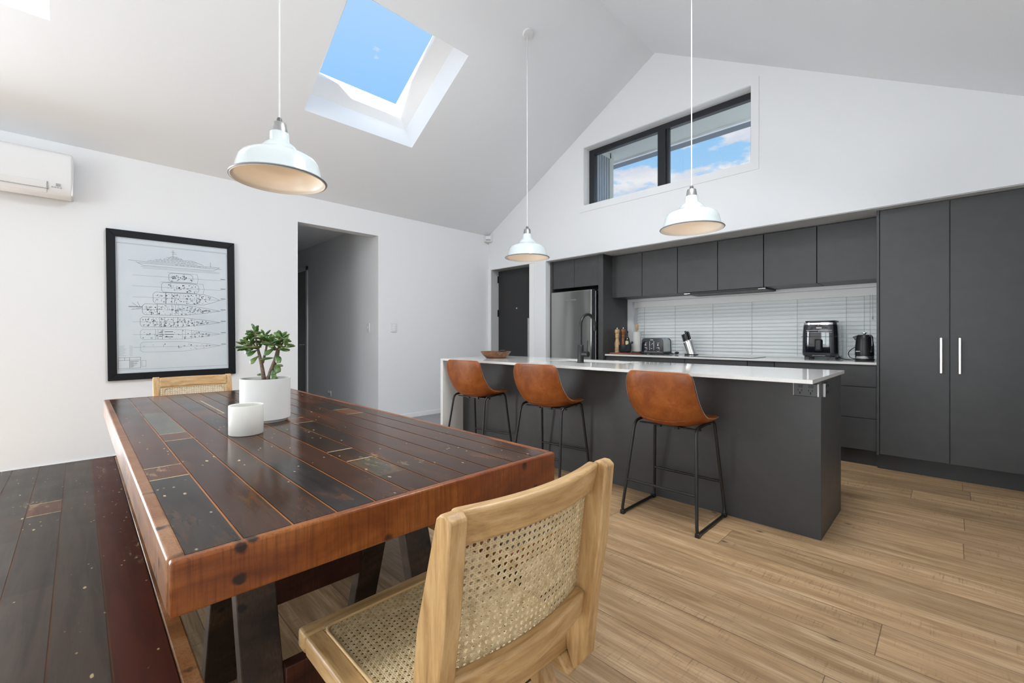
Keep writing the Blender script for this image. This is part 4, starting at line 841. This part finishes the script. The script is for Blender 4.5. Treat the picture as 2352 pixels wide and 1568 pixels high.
REDW = (.075, .017, .009)
bench('wide low bench of worn grey-brown boards on the left side of the table', -.345, .178, .178, 11, [(4, -3.37, -.99, REDW, False), (2, -2.62, -2.46, (.12, .05, .03), True), (1, -2.2, -1.9, (.066, .052, .042), False)])
bench('low dark timber bench on the far side of the table toward the stools, mostly hidden', .950, 1.468, .95, 12, [(2, -2.2, -2.05, (.11, .04, .02), True)])

# ------------------------------------------------------------------ dining chairs (front is -x)
def cane(bm, fn, ua, ub, va, vb, p=.0138):
    """woven cane over the patch fn(u, v) -> point, u and v in metres"""
    def strand(u0, v0, u1, v1, wd, off, n):
        d = Vector((u1-u0, v1-v0)); L = d.length
        if L < .004: return
        q = Vector((-d.y, d.x)).normalized()*wd/2; pr = None
        for i in range(n+1):
            t = i/n; u, v = u0+d.x*t, v0+d.y*t
            a = bm.verts.new(fn(u+q.x, v+q.y, off)); b = bm.verts.new(fn(u-q.x, v-q.y, off))
            if pr: bm.faces.new((pr[0], pr[1], b, a))
            pr = (a, b)
    u = ua+p*.5
    while u < ub:
        for s in (-.0020, .0020): strand(u+s, va, u+s, vb, .0025, 0, 10)
        u += p
    v = va+p*.5
    while v < vb:
        for s in (-.0020, .0020): strand(ua, v+s, ub, v+s, .0025, .0005, 12)
        v += p
    nk = int((ub-ua+vb-va)/p)+2
    for k_ in range(nk):
        c = ua+va+p*k_+p*.5      # u + v = c
        u0, u1 = max(ua, c-vb), min(ub, c-va)
        if u1 > u0: strand(u0, c-u0, u1, c-u1, .0027, .001, 10)
        c = (ua-vb)+p*k_+p*.5    # u - v = c
        u0, u1 = max(ua, c+va), min(ub, c+vb)
        if u1 > u0: strand(u0, u0-c, u1, u1-c, .0027, -.0006, 10)
ch = thing('dining_chair', 'pale wood and cane dining chair in the foreground, back to the viewer', 'chair', (0, 0, 0), 'cane dining chairs')
ST = .43
for s in (-1, 1):
    bm = bmesh.new(); pts = [(.203, .405), (.203, .50), (.224, .65), (.279, .846), (.290, .855), (.304, .855), (.316, .846), (.300, .68), (.279, .55), (.262, .40), (.226, .350)]
    prism(bm, pts, 'y', s*.193 if s > 0 else -.229, s*.229 if s > 0 else -.193); obj('stile', bm, M['ash_z'], ch, .0035, seg=2)
def bow(y): return .030*(1-(y/.193)**2)      # backrest curves away from the sitter
def rail(name, z0, z1, xf, depth, m, tip=None):
    bm = bmesh.new(); n = 16; R = []
    for i in range(n+1):
        y = -.195+.39*i/n; b = bow(max(-.193, min(.193, y)))
        x0, x1 = xf(z0)+b, xf(z1)+b
        R.append([bm.verts.new(q) for q in ((x0, y, z0), (x0+depth, y, z0), (x1+depth, y, z1), (x1, y, z1))])
    bm.faces.new(R[0]); bm.faces.new(R[-1][::-1])
    for A, Bq in zip(R, R[1:]):
        for k_ in range(4): bm.faces.new((A[k_], A[(k_+1) % 4], Bq[(k_+1) % 4], Bq[k_]))
    return obj(name, bm, m, ch, .008, seg=3)
def xb(z): return .205+(z-.50)*.205+.02*0
rail('top_rail', .785, .851, lambda z: .252+(z-.785)*.25, .030, M['ash_y']); rail('lower_rail', .495, .555, lambda z: .222+(z-.495)*.15, .030, M['ash_y'])
bm = bmesh.new(); cane(bm, lambda u, v, o: (.232+(v-.55)*.125+bow(max(-.193, min(.193, u)))+o, u, v), -.2, .2, .525, .815); obj('back_cane', bm, M['cane'], ch, solid=.0009)
bm = bmesh.new(); pp = []
for y, z in fillet([(-.150, .565, 0), (-.172, .565, 0), (-.172, .775, 0), (.172, .775, 0), (.172, .565, 0), (-.150, .565, 0)], .03, 5) and []: pass
ring_ = [(y, .570) for y in [-.14+.28*i/12 for i in range(13)]]+[(.168, .58)]+[(.176, .60+.15*i/6) for i in range(7)]+[(.168, .772)]+[(.14-.28*i/12, .782) for i in range(13)]+[(-.168, .772)]+[(-.176, .75-.15*i/6) for i in range(7)]+[(-.168, .58)]
tube(bm, [(.232+(z-.55)*.125+bow(y)-.006, y, z) for y, z in ring_], .0035, 8, closed=True); obj('cane_binding', bm, M['rattan'], ch, smooth=60)
# seat frame
BX('front_rail', (-.262, -.215, -.252, .252, ST-.045, ST), M['ash_y'], ch, .008, seg=3)
BX('back_rail', (.165, .205, -.205, .205, ST-.045, ST-.002), M['ash_y'], ch, .006, seg=3)
for s in (-1, 1):
    BX('side_rail', (-.215, .215, -.252, -.205, ST-.045, ST) if s < 0 else (-.215, .215, .205, .252, ST-.045, ST), M['ash_x'], ch, .008, seg=3)
    ya, yb_ = (-.205, -.168) if s < 0 else (.168, .205)
    bm = bmesh.new(); prism(bm, [(.03, ST-.03), (.105, ST-.03), (.345, 0), (.305, 0)], 'y', ya, yb_); obj('leg', bm, M['ash_z'], ch, .006, seg=3)
    bm = bmesh.new(); prism(bm, [(-.075, ST-.03), (-.005, ST-.03), (-.190, 0), (-.230, 0)], 'y', ya, yb_); obj('leg', bm, M['ash_z'], ch, .006, seg=3)
    bm = bmesh.new(); prism(bm, [(.06, ST-.045), (.205, ST-.045), (.232, .352), (.19, .352)], 'y', ya, yb_); obj('bracket', bm, M['ash_x'], ch, .005, seg=2)
def sag(u, v): return -.008*(1-(u/.22)**2)*(1-(v/.22)**2)
bm = bmesh.new(); cane(bm, lambda u, v, o: (u-.025, v, ST+.001+sag(max(-.22, min(.22, u)), max(-.22, min(.22, v)))+o), -.195, .195, -.21, .21); obj('seat_cane', bm, M['cane'], ch, solid=.0009)
bm = bmesh.new(); q = [(-.19, -.2), (-.212, -.19), (-.212, .19), (-.19, .205), (.16, .205), (.165, .19), (.165, -.19), (.16, -.205)]
tube(bm, [(x, y, ST+.0025) for x, y in [(-.205, -.203)]+[(-.213, -.19+.38*i/8) for i in range(9)]+[(-.205, .203)]+[(-.19+.34*i/8, .208) for i in range(9)]+[(.163, .203)]+[(.167, .19-.38*i/8) for i in range(9)]+[(.163, -.203)]+[(.15-.34*i/8, -.208) for i in range(9)]], .0035, 8, closed=True); obj('cane_binding', bm, M['rattan'], ch, smooth=60)
ch.location = (-.850, .627, 0); ch.rotation_euler = (0, 0, 0)
dup(ch, (-3.545, .588, 0), PI, 'pale wood and cane dining chair at the far table end below the framed print')

# ------------------------------------------------------------------ bar stools (front is +y)
st = thing('bar_stool', 'tan leather bar stool nearest the right end of the island', 'stool', (0, 0, 0), 'tan leather bar stools')
def cr(keys, n):
    return [tuple(v) for v in smooth_path([Vector(k_) if len(k_) == 3 else Vector((*k_, 0)) for k_ in keys], n)]
cen = cr([(-.226, .925), (-.228, .905), (-.224, .85), (-.212, .76), (-.188, .675), (-.140, .612), (-.065, .592), (.02, .597), (.10, .612), (.155, .622), (.172, .620)], 3)
edg = cr([(-.196, .918), (-.196, .898), (-.190, .845), (-.160, .765), (-.105, .695), (-.045, .655), (.02, .640), (.075, .636), (.125, .637), (.158, .634), (.170, .630)], 3)
hw = cr([(.172, 0), (.194, 0), (.206, 0), (.213, 0), (.216, 0), (.218, 0), (.219, 0), (.219, 0), (.217, 0), (.200, 0), (.165, 0)], 3)
bm = bmesh.new(); NU = 12; G = []
for a, b, w_ in zip(cen, edg, hw):
    row = []
    for j in range(NU+1):
        u = -1+2*j/NU; f = abs(u)**2.3
        row.append(bm.verts.new((w_[0]*math.sin(u*PI/2)**1 if False else w_[0]*(u*1.18-.18*u**3), a[0]+(b[0]-a[0])*f, a[1]+(b[1]-a[1])*f)))
    G.append(row)
for A, Bq in zip(G, G[1:]):
    for j in range(NU): bm.faces.new((A[j], A[j+1], Bq[j+1], Bq[j]))
bmesh.ops.scale(bm, vec=(1.05, 1, 1), verts=bm.verts)
se = obj('seat_shell', bm, M['leather'], st, smooth=180, solid=.022, soff=0, sub=1)
rimp = []
bm = bmesh.new()
edge = [tuple(v.co) for v in []]
E_ = []
n = len(cen)
for i in range(1, n): E_.append((-hw[i][0], edg[i][0], edg[i][1]))
front = [(hw[-1][0]*(u*1.18-.18*u**3), cen[-1][0]+(edg[-1][0]-cen[-1][0])*abs(u)**2.3, cen[-1][1]+(edg[-1][1]-cen[-1][1])*abs(u)**2.3) for u in [-1+2*j/NU for j in range(NU+1)]]
back = [(hw[0][0]*(u*1.18-.18*u**3), cen[0][0]+(edg[0][0]-cen[0][0])*abs(u)**2.3, cen[0][1]+(edg[0][1]-cen[0][1])*abs(u)**2.3) for u in [1-2*j/NU for j in range(NU+1)]]
loop = E_+front+[(-x, y, z) for x, y, z in E_[::-1]]+back
loop = [Vector((p[0]*1.05, p[1], p[2])) for p in loop]; acc = 0; bm = bmesh.new(); ctr = Vector((0, -.02, .74))
tot = 0
for p, q in zip(loop, loop[1:]+loop[:1]):
    d = (q-p).length; k_ = max(1, round(d/.0085)) if d > 1e-4 else 0
    for i in range(k_):
        a = p.lerp(q, i/k_); b = p.lerp(q, (i+.62)/k_); o = (a-ctr); o.normalize()
        nrm = Vector((o.x*.2, -.35 if a.z > .66 else 0, .12 if a.z > .66 else -.4)).normalized()
        sh_ = o*.0055
        tube(bm, [a+sh_, b+sh_], .0013, 5)
obj('stitching', bm, M['stitch'], st)
# seam across the back of the shell
bm = bmesh.new(); pp = []
i0 = 14
for j in range(NU+1):
    u = (-1+2*j/NU)*.97; f = abs(u)**2.3; i = i0+round(3*abs(u)) if False else i0
    pp.append((hw[i][0]*(u*1.18-.18*u**3), cen[i][0]+(edg[i][0]-cen[i][0])*f-.0105, cen[i][1]+(edg[i][1]-cen[i][1])*f-.0065))
tube(bm, pp, .0022, 6); obj('seam', bm, M['leather'], st, smooth=60)
for s in (-1, 1):
    bm = bmesh.new()
    P = [(s*.238, .215, .012), (s*.238, -.215, .012), (s*.196, -.118, .585), (s*.196, .150, .612), (s*.238, .215, .012)]
    P = [(s*.239, 0, .012), (s*.239, -.215, .012), (s*.197, -.122, .592), (s*.197, .150, .612), (s*.239, .218, .012), (s*.239, 0, .012)]
    tube(bm, fillet(P, .045, 6), .0095, 10); obj('side_frame', bm, M['blk_tube'], st, smooth=60)
    BXS('foot_cap', [(s*.239-.013, s*.239+.013, y-.016, y+.016, 0, .026) for y in (-.200, .205)], M['blk'], st, .003)
z = .22; f = z/.592; yr = -.215+(.093)*f; yf = .218-.068*z/.612; xx = .239-.042*f
for y, zz in ((yr, z), (yf, z)):
    bm = bmesh.new(); tube(bm, [(-xx, y, zz), (xx, y, zz)], .008, 8); obj('footrest_bar', bm, M['blk_tube'], st, smooth=60)
BX('seat_bracket', [(-.06,.06,-.07,.10,.572,.584),(-.197, .197, -.072, -.048, .572, .579), (-.197, .197, .075, .10, .588, .594), (-.07, -.045, -.08, .12, .566, .578), (.045, .07, -.08, .12, .566, .578)], M['blk'], st)
st.location = (-1.247, 2.680, 0)
dup(st, (-2.270, 2.685, 0), math.radians(4), 'middle tan leather bar stool at the island')
dup(st, (-3.120, 2.655, 0), math.radians(6), 'tan leather bar stool at the left waterfall end of the island')

# ------------------------------------------------------------------ plant and cup on the table
px, py = -2.040, .560
pp_ = thing('potted_jade_plant', 'jade plant with thick green leaves in a white cylinder pot on the table', 'plant', (px, py, TZ))
bm = bmesh.new(); lathe(bm, [(0, 0), (.084, 0), (.086, .006), (.094, .012), (.094, .178), (.089, .178), (.088, .150), (0, .150)], 56, (px, py, TZ)); obj('pot', bm, M['pot'], pp_, smooth=40)
bm = bmesh.new(); lathe(bm, [(0, .152), (.0885, .152), (.0885, .165), (0, .168)], 30, (px, py, TZ)); obj('soil', bm, M['soil'], pp_)
Rv = Vector((.865, .50, 0)); Fv = Vector((-.50, .865, 0)); O = Vector((px, py, TZ+.155))   # across and away as the plant is turned
def L3(a, b, c): return O+Rv*a+Fv*b+Vector((0, 0, c))
bm = bmesh.new()
tube(bm, smooth_path([L3(-.006, 0, 0), L3(-.016, 0, .055), L3(-.032, .004, .105), L3(-.048, .006, .150)], 4), [.0098, .0092, .0088, .0084, .0080, .0077, .0074, .0070, .0066, .0062, .0058, .0054, .005], 12)
tube(bm, smooth_path([L3(.006, .004, 0), L3(.020, .006, .05), L3(.040, .008, .10), L3(.052, .010, .145)], 4), [.0092, .0088, .0085, .0082, .0079, .0076, .0072, .0068, .0064, .006, .0056, .0052, .0048], 12)
tube(bm, [L3(.0, .012, .02), L3(.016, .02, .06), L3(.03, .03, .10), L3(.035, .035, .14)], [.008, .007, .006, .005], 10)
tube(bm, [L3(-.026, .01, .085), L3(-.022, .02, .125), L3(-.018, .025, .16)], [.006, .005, .004], 10)
tips = [(-.080, .0, .188), (-.056, .0, .218), (-.024, .02, .200), (-.096, -.01, .166), (-.055, -.03, .165), (.028, .0, .176), (.058, -.02, .168), (.092, .01, .158), (.084, .0, .196), (.052, .03, .190), (.004, .015, .182), (-.038, .025, .176), (.070, .022, .176), (-.074, .02, .205)]
for i, t in enumerate(tips):
    a = (-.046, .006, .145) if t[0] < -.01 else (.051, .010, .140)
    tube(bm, smooth_path([L3(*a), L3((a[0]+t[0])/2, (a[1]+t[1])/2, (a[2]+t[2])/2-.004), L3(*t)], 3), .0036, 8)
obj('stems', bm, M['stem'], pp_, smooth=60)
rn = random.Random(21); bm = bmesh.new()
def leaf(base, d, up, Ln, Wd):
    d = d.normalized(); sd = d.cross(up); 
    if sd.length < 1e-3: sd = Vector((1, 0, 0))
    sd.normalize(); up = sd.cross(d).normalized(); rows = []
    for i in range(9):
        s = i/8; wdt = Wd*.5*(math.sin(PI*s**2.0)**.7 if 0 < s < 1 else 0)+.0013*(1-s)+.0004; th = .0042*(math.sin(PI*s)**.6 if 0 < s < 1 else 0)+.0006; cv = -.10*Ln*(s**2)+.05*Ln*s
        c = base+d*(Ln*s)+up*cv; rows.append([bm.verts.new(c+sd*(wdt*math.cos(2*PI*k_/8))+up*(th*math.sin(2*PI*k_/8)+.12*wdt*abs(math.cos(2*PI*k_/8)))) for k_ in range(8)])
    bm.faces.new(rows[0][::-1]); bm.faces.new(rows[-1])
    for A, Bq in zip(rows, rows[1:]):
        for k_ in range(8): bm.faces.new((A[k_], A[(k_+1) % 8], Bq[(k_+1) % 8], Bq[k_]))
for i, t in enumerate(tips):
    az = rn.uniform(0, PI)
    for pr2 in range(3):
        for sgn in (0, PI):
            a = az+pr2*PI/2+sgn+rn.uniform(-.25, .25); el = (-.05, .35, .95)[pr2]+rn.uniform(-.3, .3)
            d = Rv*math.cos(a)*math.cos(el)+Fv*math.sin(a)*math.cos(el)+Vector((0, 0, math.sin(el)))
            b0 = L3(t[0], t[1], t[2]-.012+pr2*.006); leaf(b0, d, Vector((rn.uniform(-.25, .25), rn.uniform(-.25, .25), 1)), rn.uniform(.042, .056)*(1, .95, .75)[pr2], rn.uniform(.018, .024)*(1, .95, .8)[pr2])
for a, b, c, dx, dy, dz, Ln in ((-.036, 0, .116, -.45, -.5, -.7, .046), (.041, 0, .108, -.9, -.5, -.12, .056), (.046, .004, .122, .8, -.4, -.55, .060), (.050, 0, .150, -.5, -.7, -.6, .052), (.030, .008, .072, .7, 0, -.4, .044), (.030, .008, .074, .9, .3, 0, .042), (.026, .008, .062, .6, -.2, -.7, .036), (.019, .006, .045, .75, -.3, -.5, .050), (.012, .004, .026, .9, 0, -.15, .046), (-.012, .002, .036, -.9, .1, .1, .03), (-.044, 0, .140, -.3, -.8, -.5, .046), (-.06, 0, .155, -1, -.2, -.25, .062), (-.056, 0, .150, -1, -.1, -.40, .058), (.055, .01, .145, 1, 0, -.1, .056)):
    leaf(L3(a, b, c), Rv*dx+Fv*dy+Vector((0, 0, dz)), Vector((0, -.4, 1)) if abs(dz) < .4 else (Fv*-1+Vector((0, 0, .4))), Ln, .028)
obj('foliage', bm, M['leaf'], pp_, smooth=70)
bm = bmesh.new(); lathe(bm, [(0, 0), (.053, 0), (.0552, .003), (.0552, .103), (.0540, .105), (.0505, .103), (.050, .012), (0, .010)], 48, (-1.806, .432, TZ))
tag(obj('ceramic_cup', bm, M['cup'], smooth=40), 'small speckled white ceramic tumbler in front of the plant pot', 'cup')

# ------------------------------------------------------------------ sky and light
W = bpy.data.worlds.new('sky'); bpy.context.scene.world = W; W.use_nodes = True; t = W.node_tree; t.nodes.clear()
def wn(ty): return t.nodes.new(ty)
o = wn('ShaderNodeOutputWorld'); bg = wn('ShaderNodeBackground'); tc = wn('ShaderNodeTexCoord'); sp = wn('ShaderNodeSeparateXYZ'); t.links.new(tc.outputs['Generated'], sp.inputs[0])
r1 = wn('ShaderNodeValToRGB'); e = r1.color_ramp.elements
e[0].position = 0.; e[0].color = (.50, .68, .92, 1); e[1].position = .12; e[1].color = (.56, .80, 1., 1)
for pos, c in ((.30, (.38, .67, 1.)), (.44, (.29, .60, 1.)), (.62, (.45, .69, 1.)), (.80, (.36, .64, 1.)), (1., (.30, .58, 1.))):
    q = e.new(pos); q.color = (*c, 1)
t.links.new(sp.outputs['Z'], r1.inputs['Fac'])
mp = wn('ShaderNodeMapping'); mp.inputs['Scale'].default_value = (1, 1, 2.6); mp.inputs['Location'].default_value = (.35, .2, .1); t.links.new(tc.outputs['Generated'], mp.inputs['Vector'])
nz = wn('ShaderNodeTexNoise'); nz.inputs['Scale'].default_value = 6.5; nz.inputs['Detail'].default_value = 9; nz.inputs['Roughness'].default_value = .58; t.links.new(mp.outputs['Vector'], nz.inputs['Vector'])
hz = wn('ShaderNodeValToRGB'); he = hz.color_ramp.elements; he[0].position = .02; he[0].color = (.24, .24, .24, 1); he[1].position = .56; he[1].color = (0., 0, 0, 1)
for pos, v in ((.285, .26), (.345, .215), (.385, .10), (.42, .085), (.50, .03)): q = he.new(pos); q.color = (v, v, v, 1)
t.links.new(sp.outputs['Z'], hz.inputs['Fac'])
ad = wn('ShaderNodeMath'); ad.operation = 'ADD'; t.links.new(nz.outputs['Fac'], ad.inputs[0]); t.links.new(hz.outputs['Color'], ad.inputs[1])
cr_ = wn('ShaderNodeValToRGB'); ce = cr_.color_ramp.elements; ce[0].position = .675; ce[0].color = (0, 0, 0, 1); ce[1].position = .735; ce[1].color = (1, 1, 1, 1); t.links.new(ad.outputs[0], cr_.inputs['Fac'])
n2 = wn('ShaderNodeTexNoise'); n2.inputs['Scale'].default_value = 9; n2.inputs['Detail'].default_value = 6; t.links.new(mp.outputs['Vector'], n2.inputs['Vector'])
cc = wn('ShaderNodeValToRGB'); c2 = cc.color_ramp.elements; c2[0].position = .35; c2[0].color = (.66, .70, .86, 1); c2[1].position = .6; c2[1].color = (.95, .93, .97, 1); t.links.new(n2.outputs['Fac'], cc.inputs['Fac'])
mx = wn('ShaderNodeMix'); mx.data_type = 'RGBA'; t.links.new(cr_.outputs['Color'], mx.inputs[0]); t.links.new(r1.outputs['Color'], mx.inputs[6]); t.links.new(cc.outputs['Color'], mx.inputs[7])
t.links.new(mx.outputs[2], bg.inputs['Color']); bg.inputs['Strength'].default_value = 1.; t.links.new(bg.outputs[0], o.inputs[0])
def area(name, loc, rot, sx, sy, power, col=(1, 1, 1)):
    L = bpy.data.lights.new(name, 'AREA'); L.shape = 'RECTANGLE'; L.size = sx; L.size_y = sy; L.energy = power; L.color = col
    ob = bpy.data.objects.new(name, L); C.objects.link(ob); ob.location = loc; ob.rotation_euler = rot; return ob
DAY = 150.; DC = (.915, .96, 1.)
area('daylight_sliding_doors', ((OX[0]+OX[1])/2, YN-.115, OZ/2), (PI/2, 0, 0), OX[1]-OX[0]-.1, OZ-.1, DAY, DC)
area('fill_gable_opening', ((GX[0]+GX[1])/2, YN-.115, (GZ[0]+GZ[1])/2), (PI/2, 0, 0), GX[1]-GX[0]-.1, GZ[1]-GZ[0]-.1, 8., DC)  # weak fill lamp in the added gable opening
area('fill_left_wall', (XL-.115, (LY[0]+LY[1])/2, OZ/2), (PI/2, 0, -PI/2), LY[1]-LY[0]-.1, OZ-.1, 240., DC)  # fill lamp in the added left wall doors, for the right slope
area('fill_right_wall', (XR+.115, (SY[0]+SY[1])/2, OZ/2), (PI/2, 0, PI/2), SY[1]-SY[0]-.1, OZ-.1, 2., DC)  # faint fill lamp in the added right wall doors
S = bpy.data.lights.new('sun', 'SUN'); S.energy = 28.; S.angle = .009; so = bpy.data.objects.new('sun', S); C.objects.link(so)
so.rotation_euler = Vector((-.75, .35, -.55)).to_track_quat('-Z', 'Y').to_euler(); so.location = (6, -4, 8)

# ------------------------------------------------------------------ camera
cam = bpy.data.cameras.new('camera'); co = bpy.data.objects.new('camera', cam); C.objects.link(co)
cam.sensor_width = 36; cam.lens = 36*1002.5/2352; cam.shift_y = -10/2352; cam.clip_start = .02
co.location = (0, 0, 1.13); co.rotation_euler = (PI/2, 0, math.radians(45.2))
sc = bpy.context.scene; sc.camera = co
sc.view_settings.view_transform = 'Standard'; sc.view_settings.look = 'None'; sc.view_settings.gamma = 1; sc.view_settings.use_curve_mapping = False; sc.view_settings.exposure = 0.
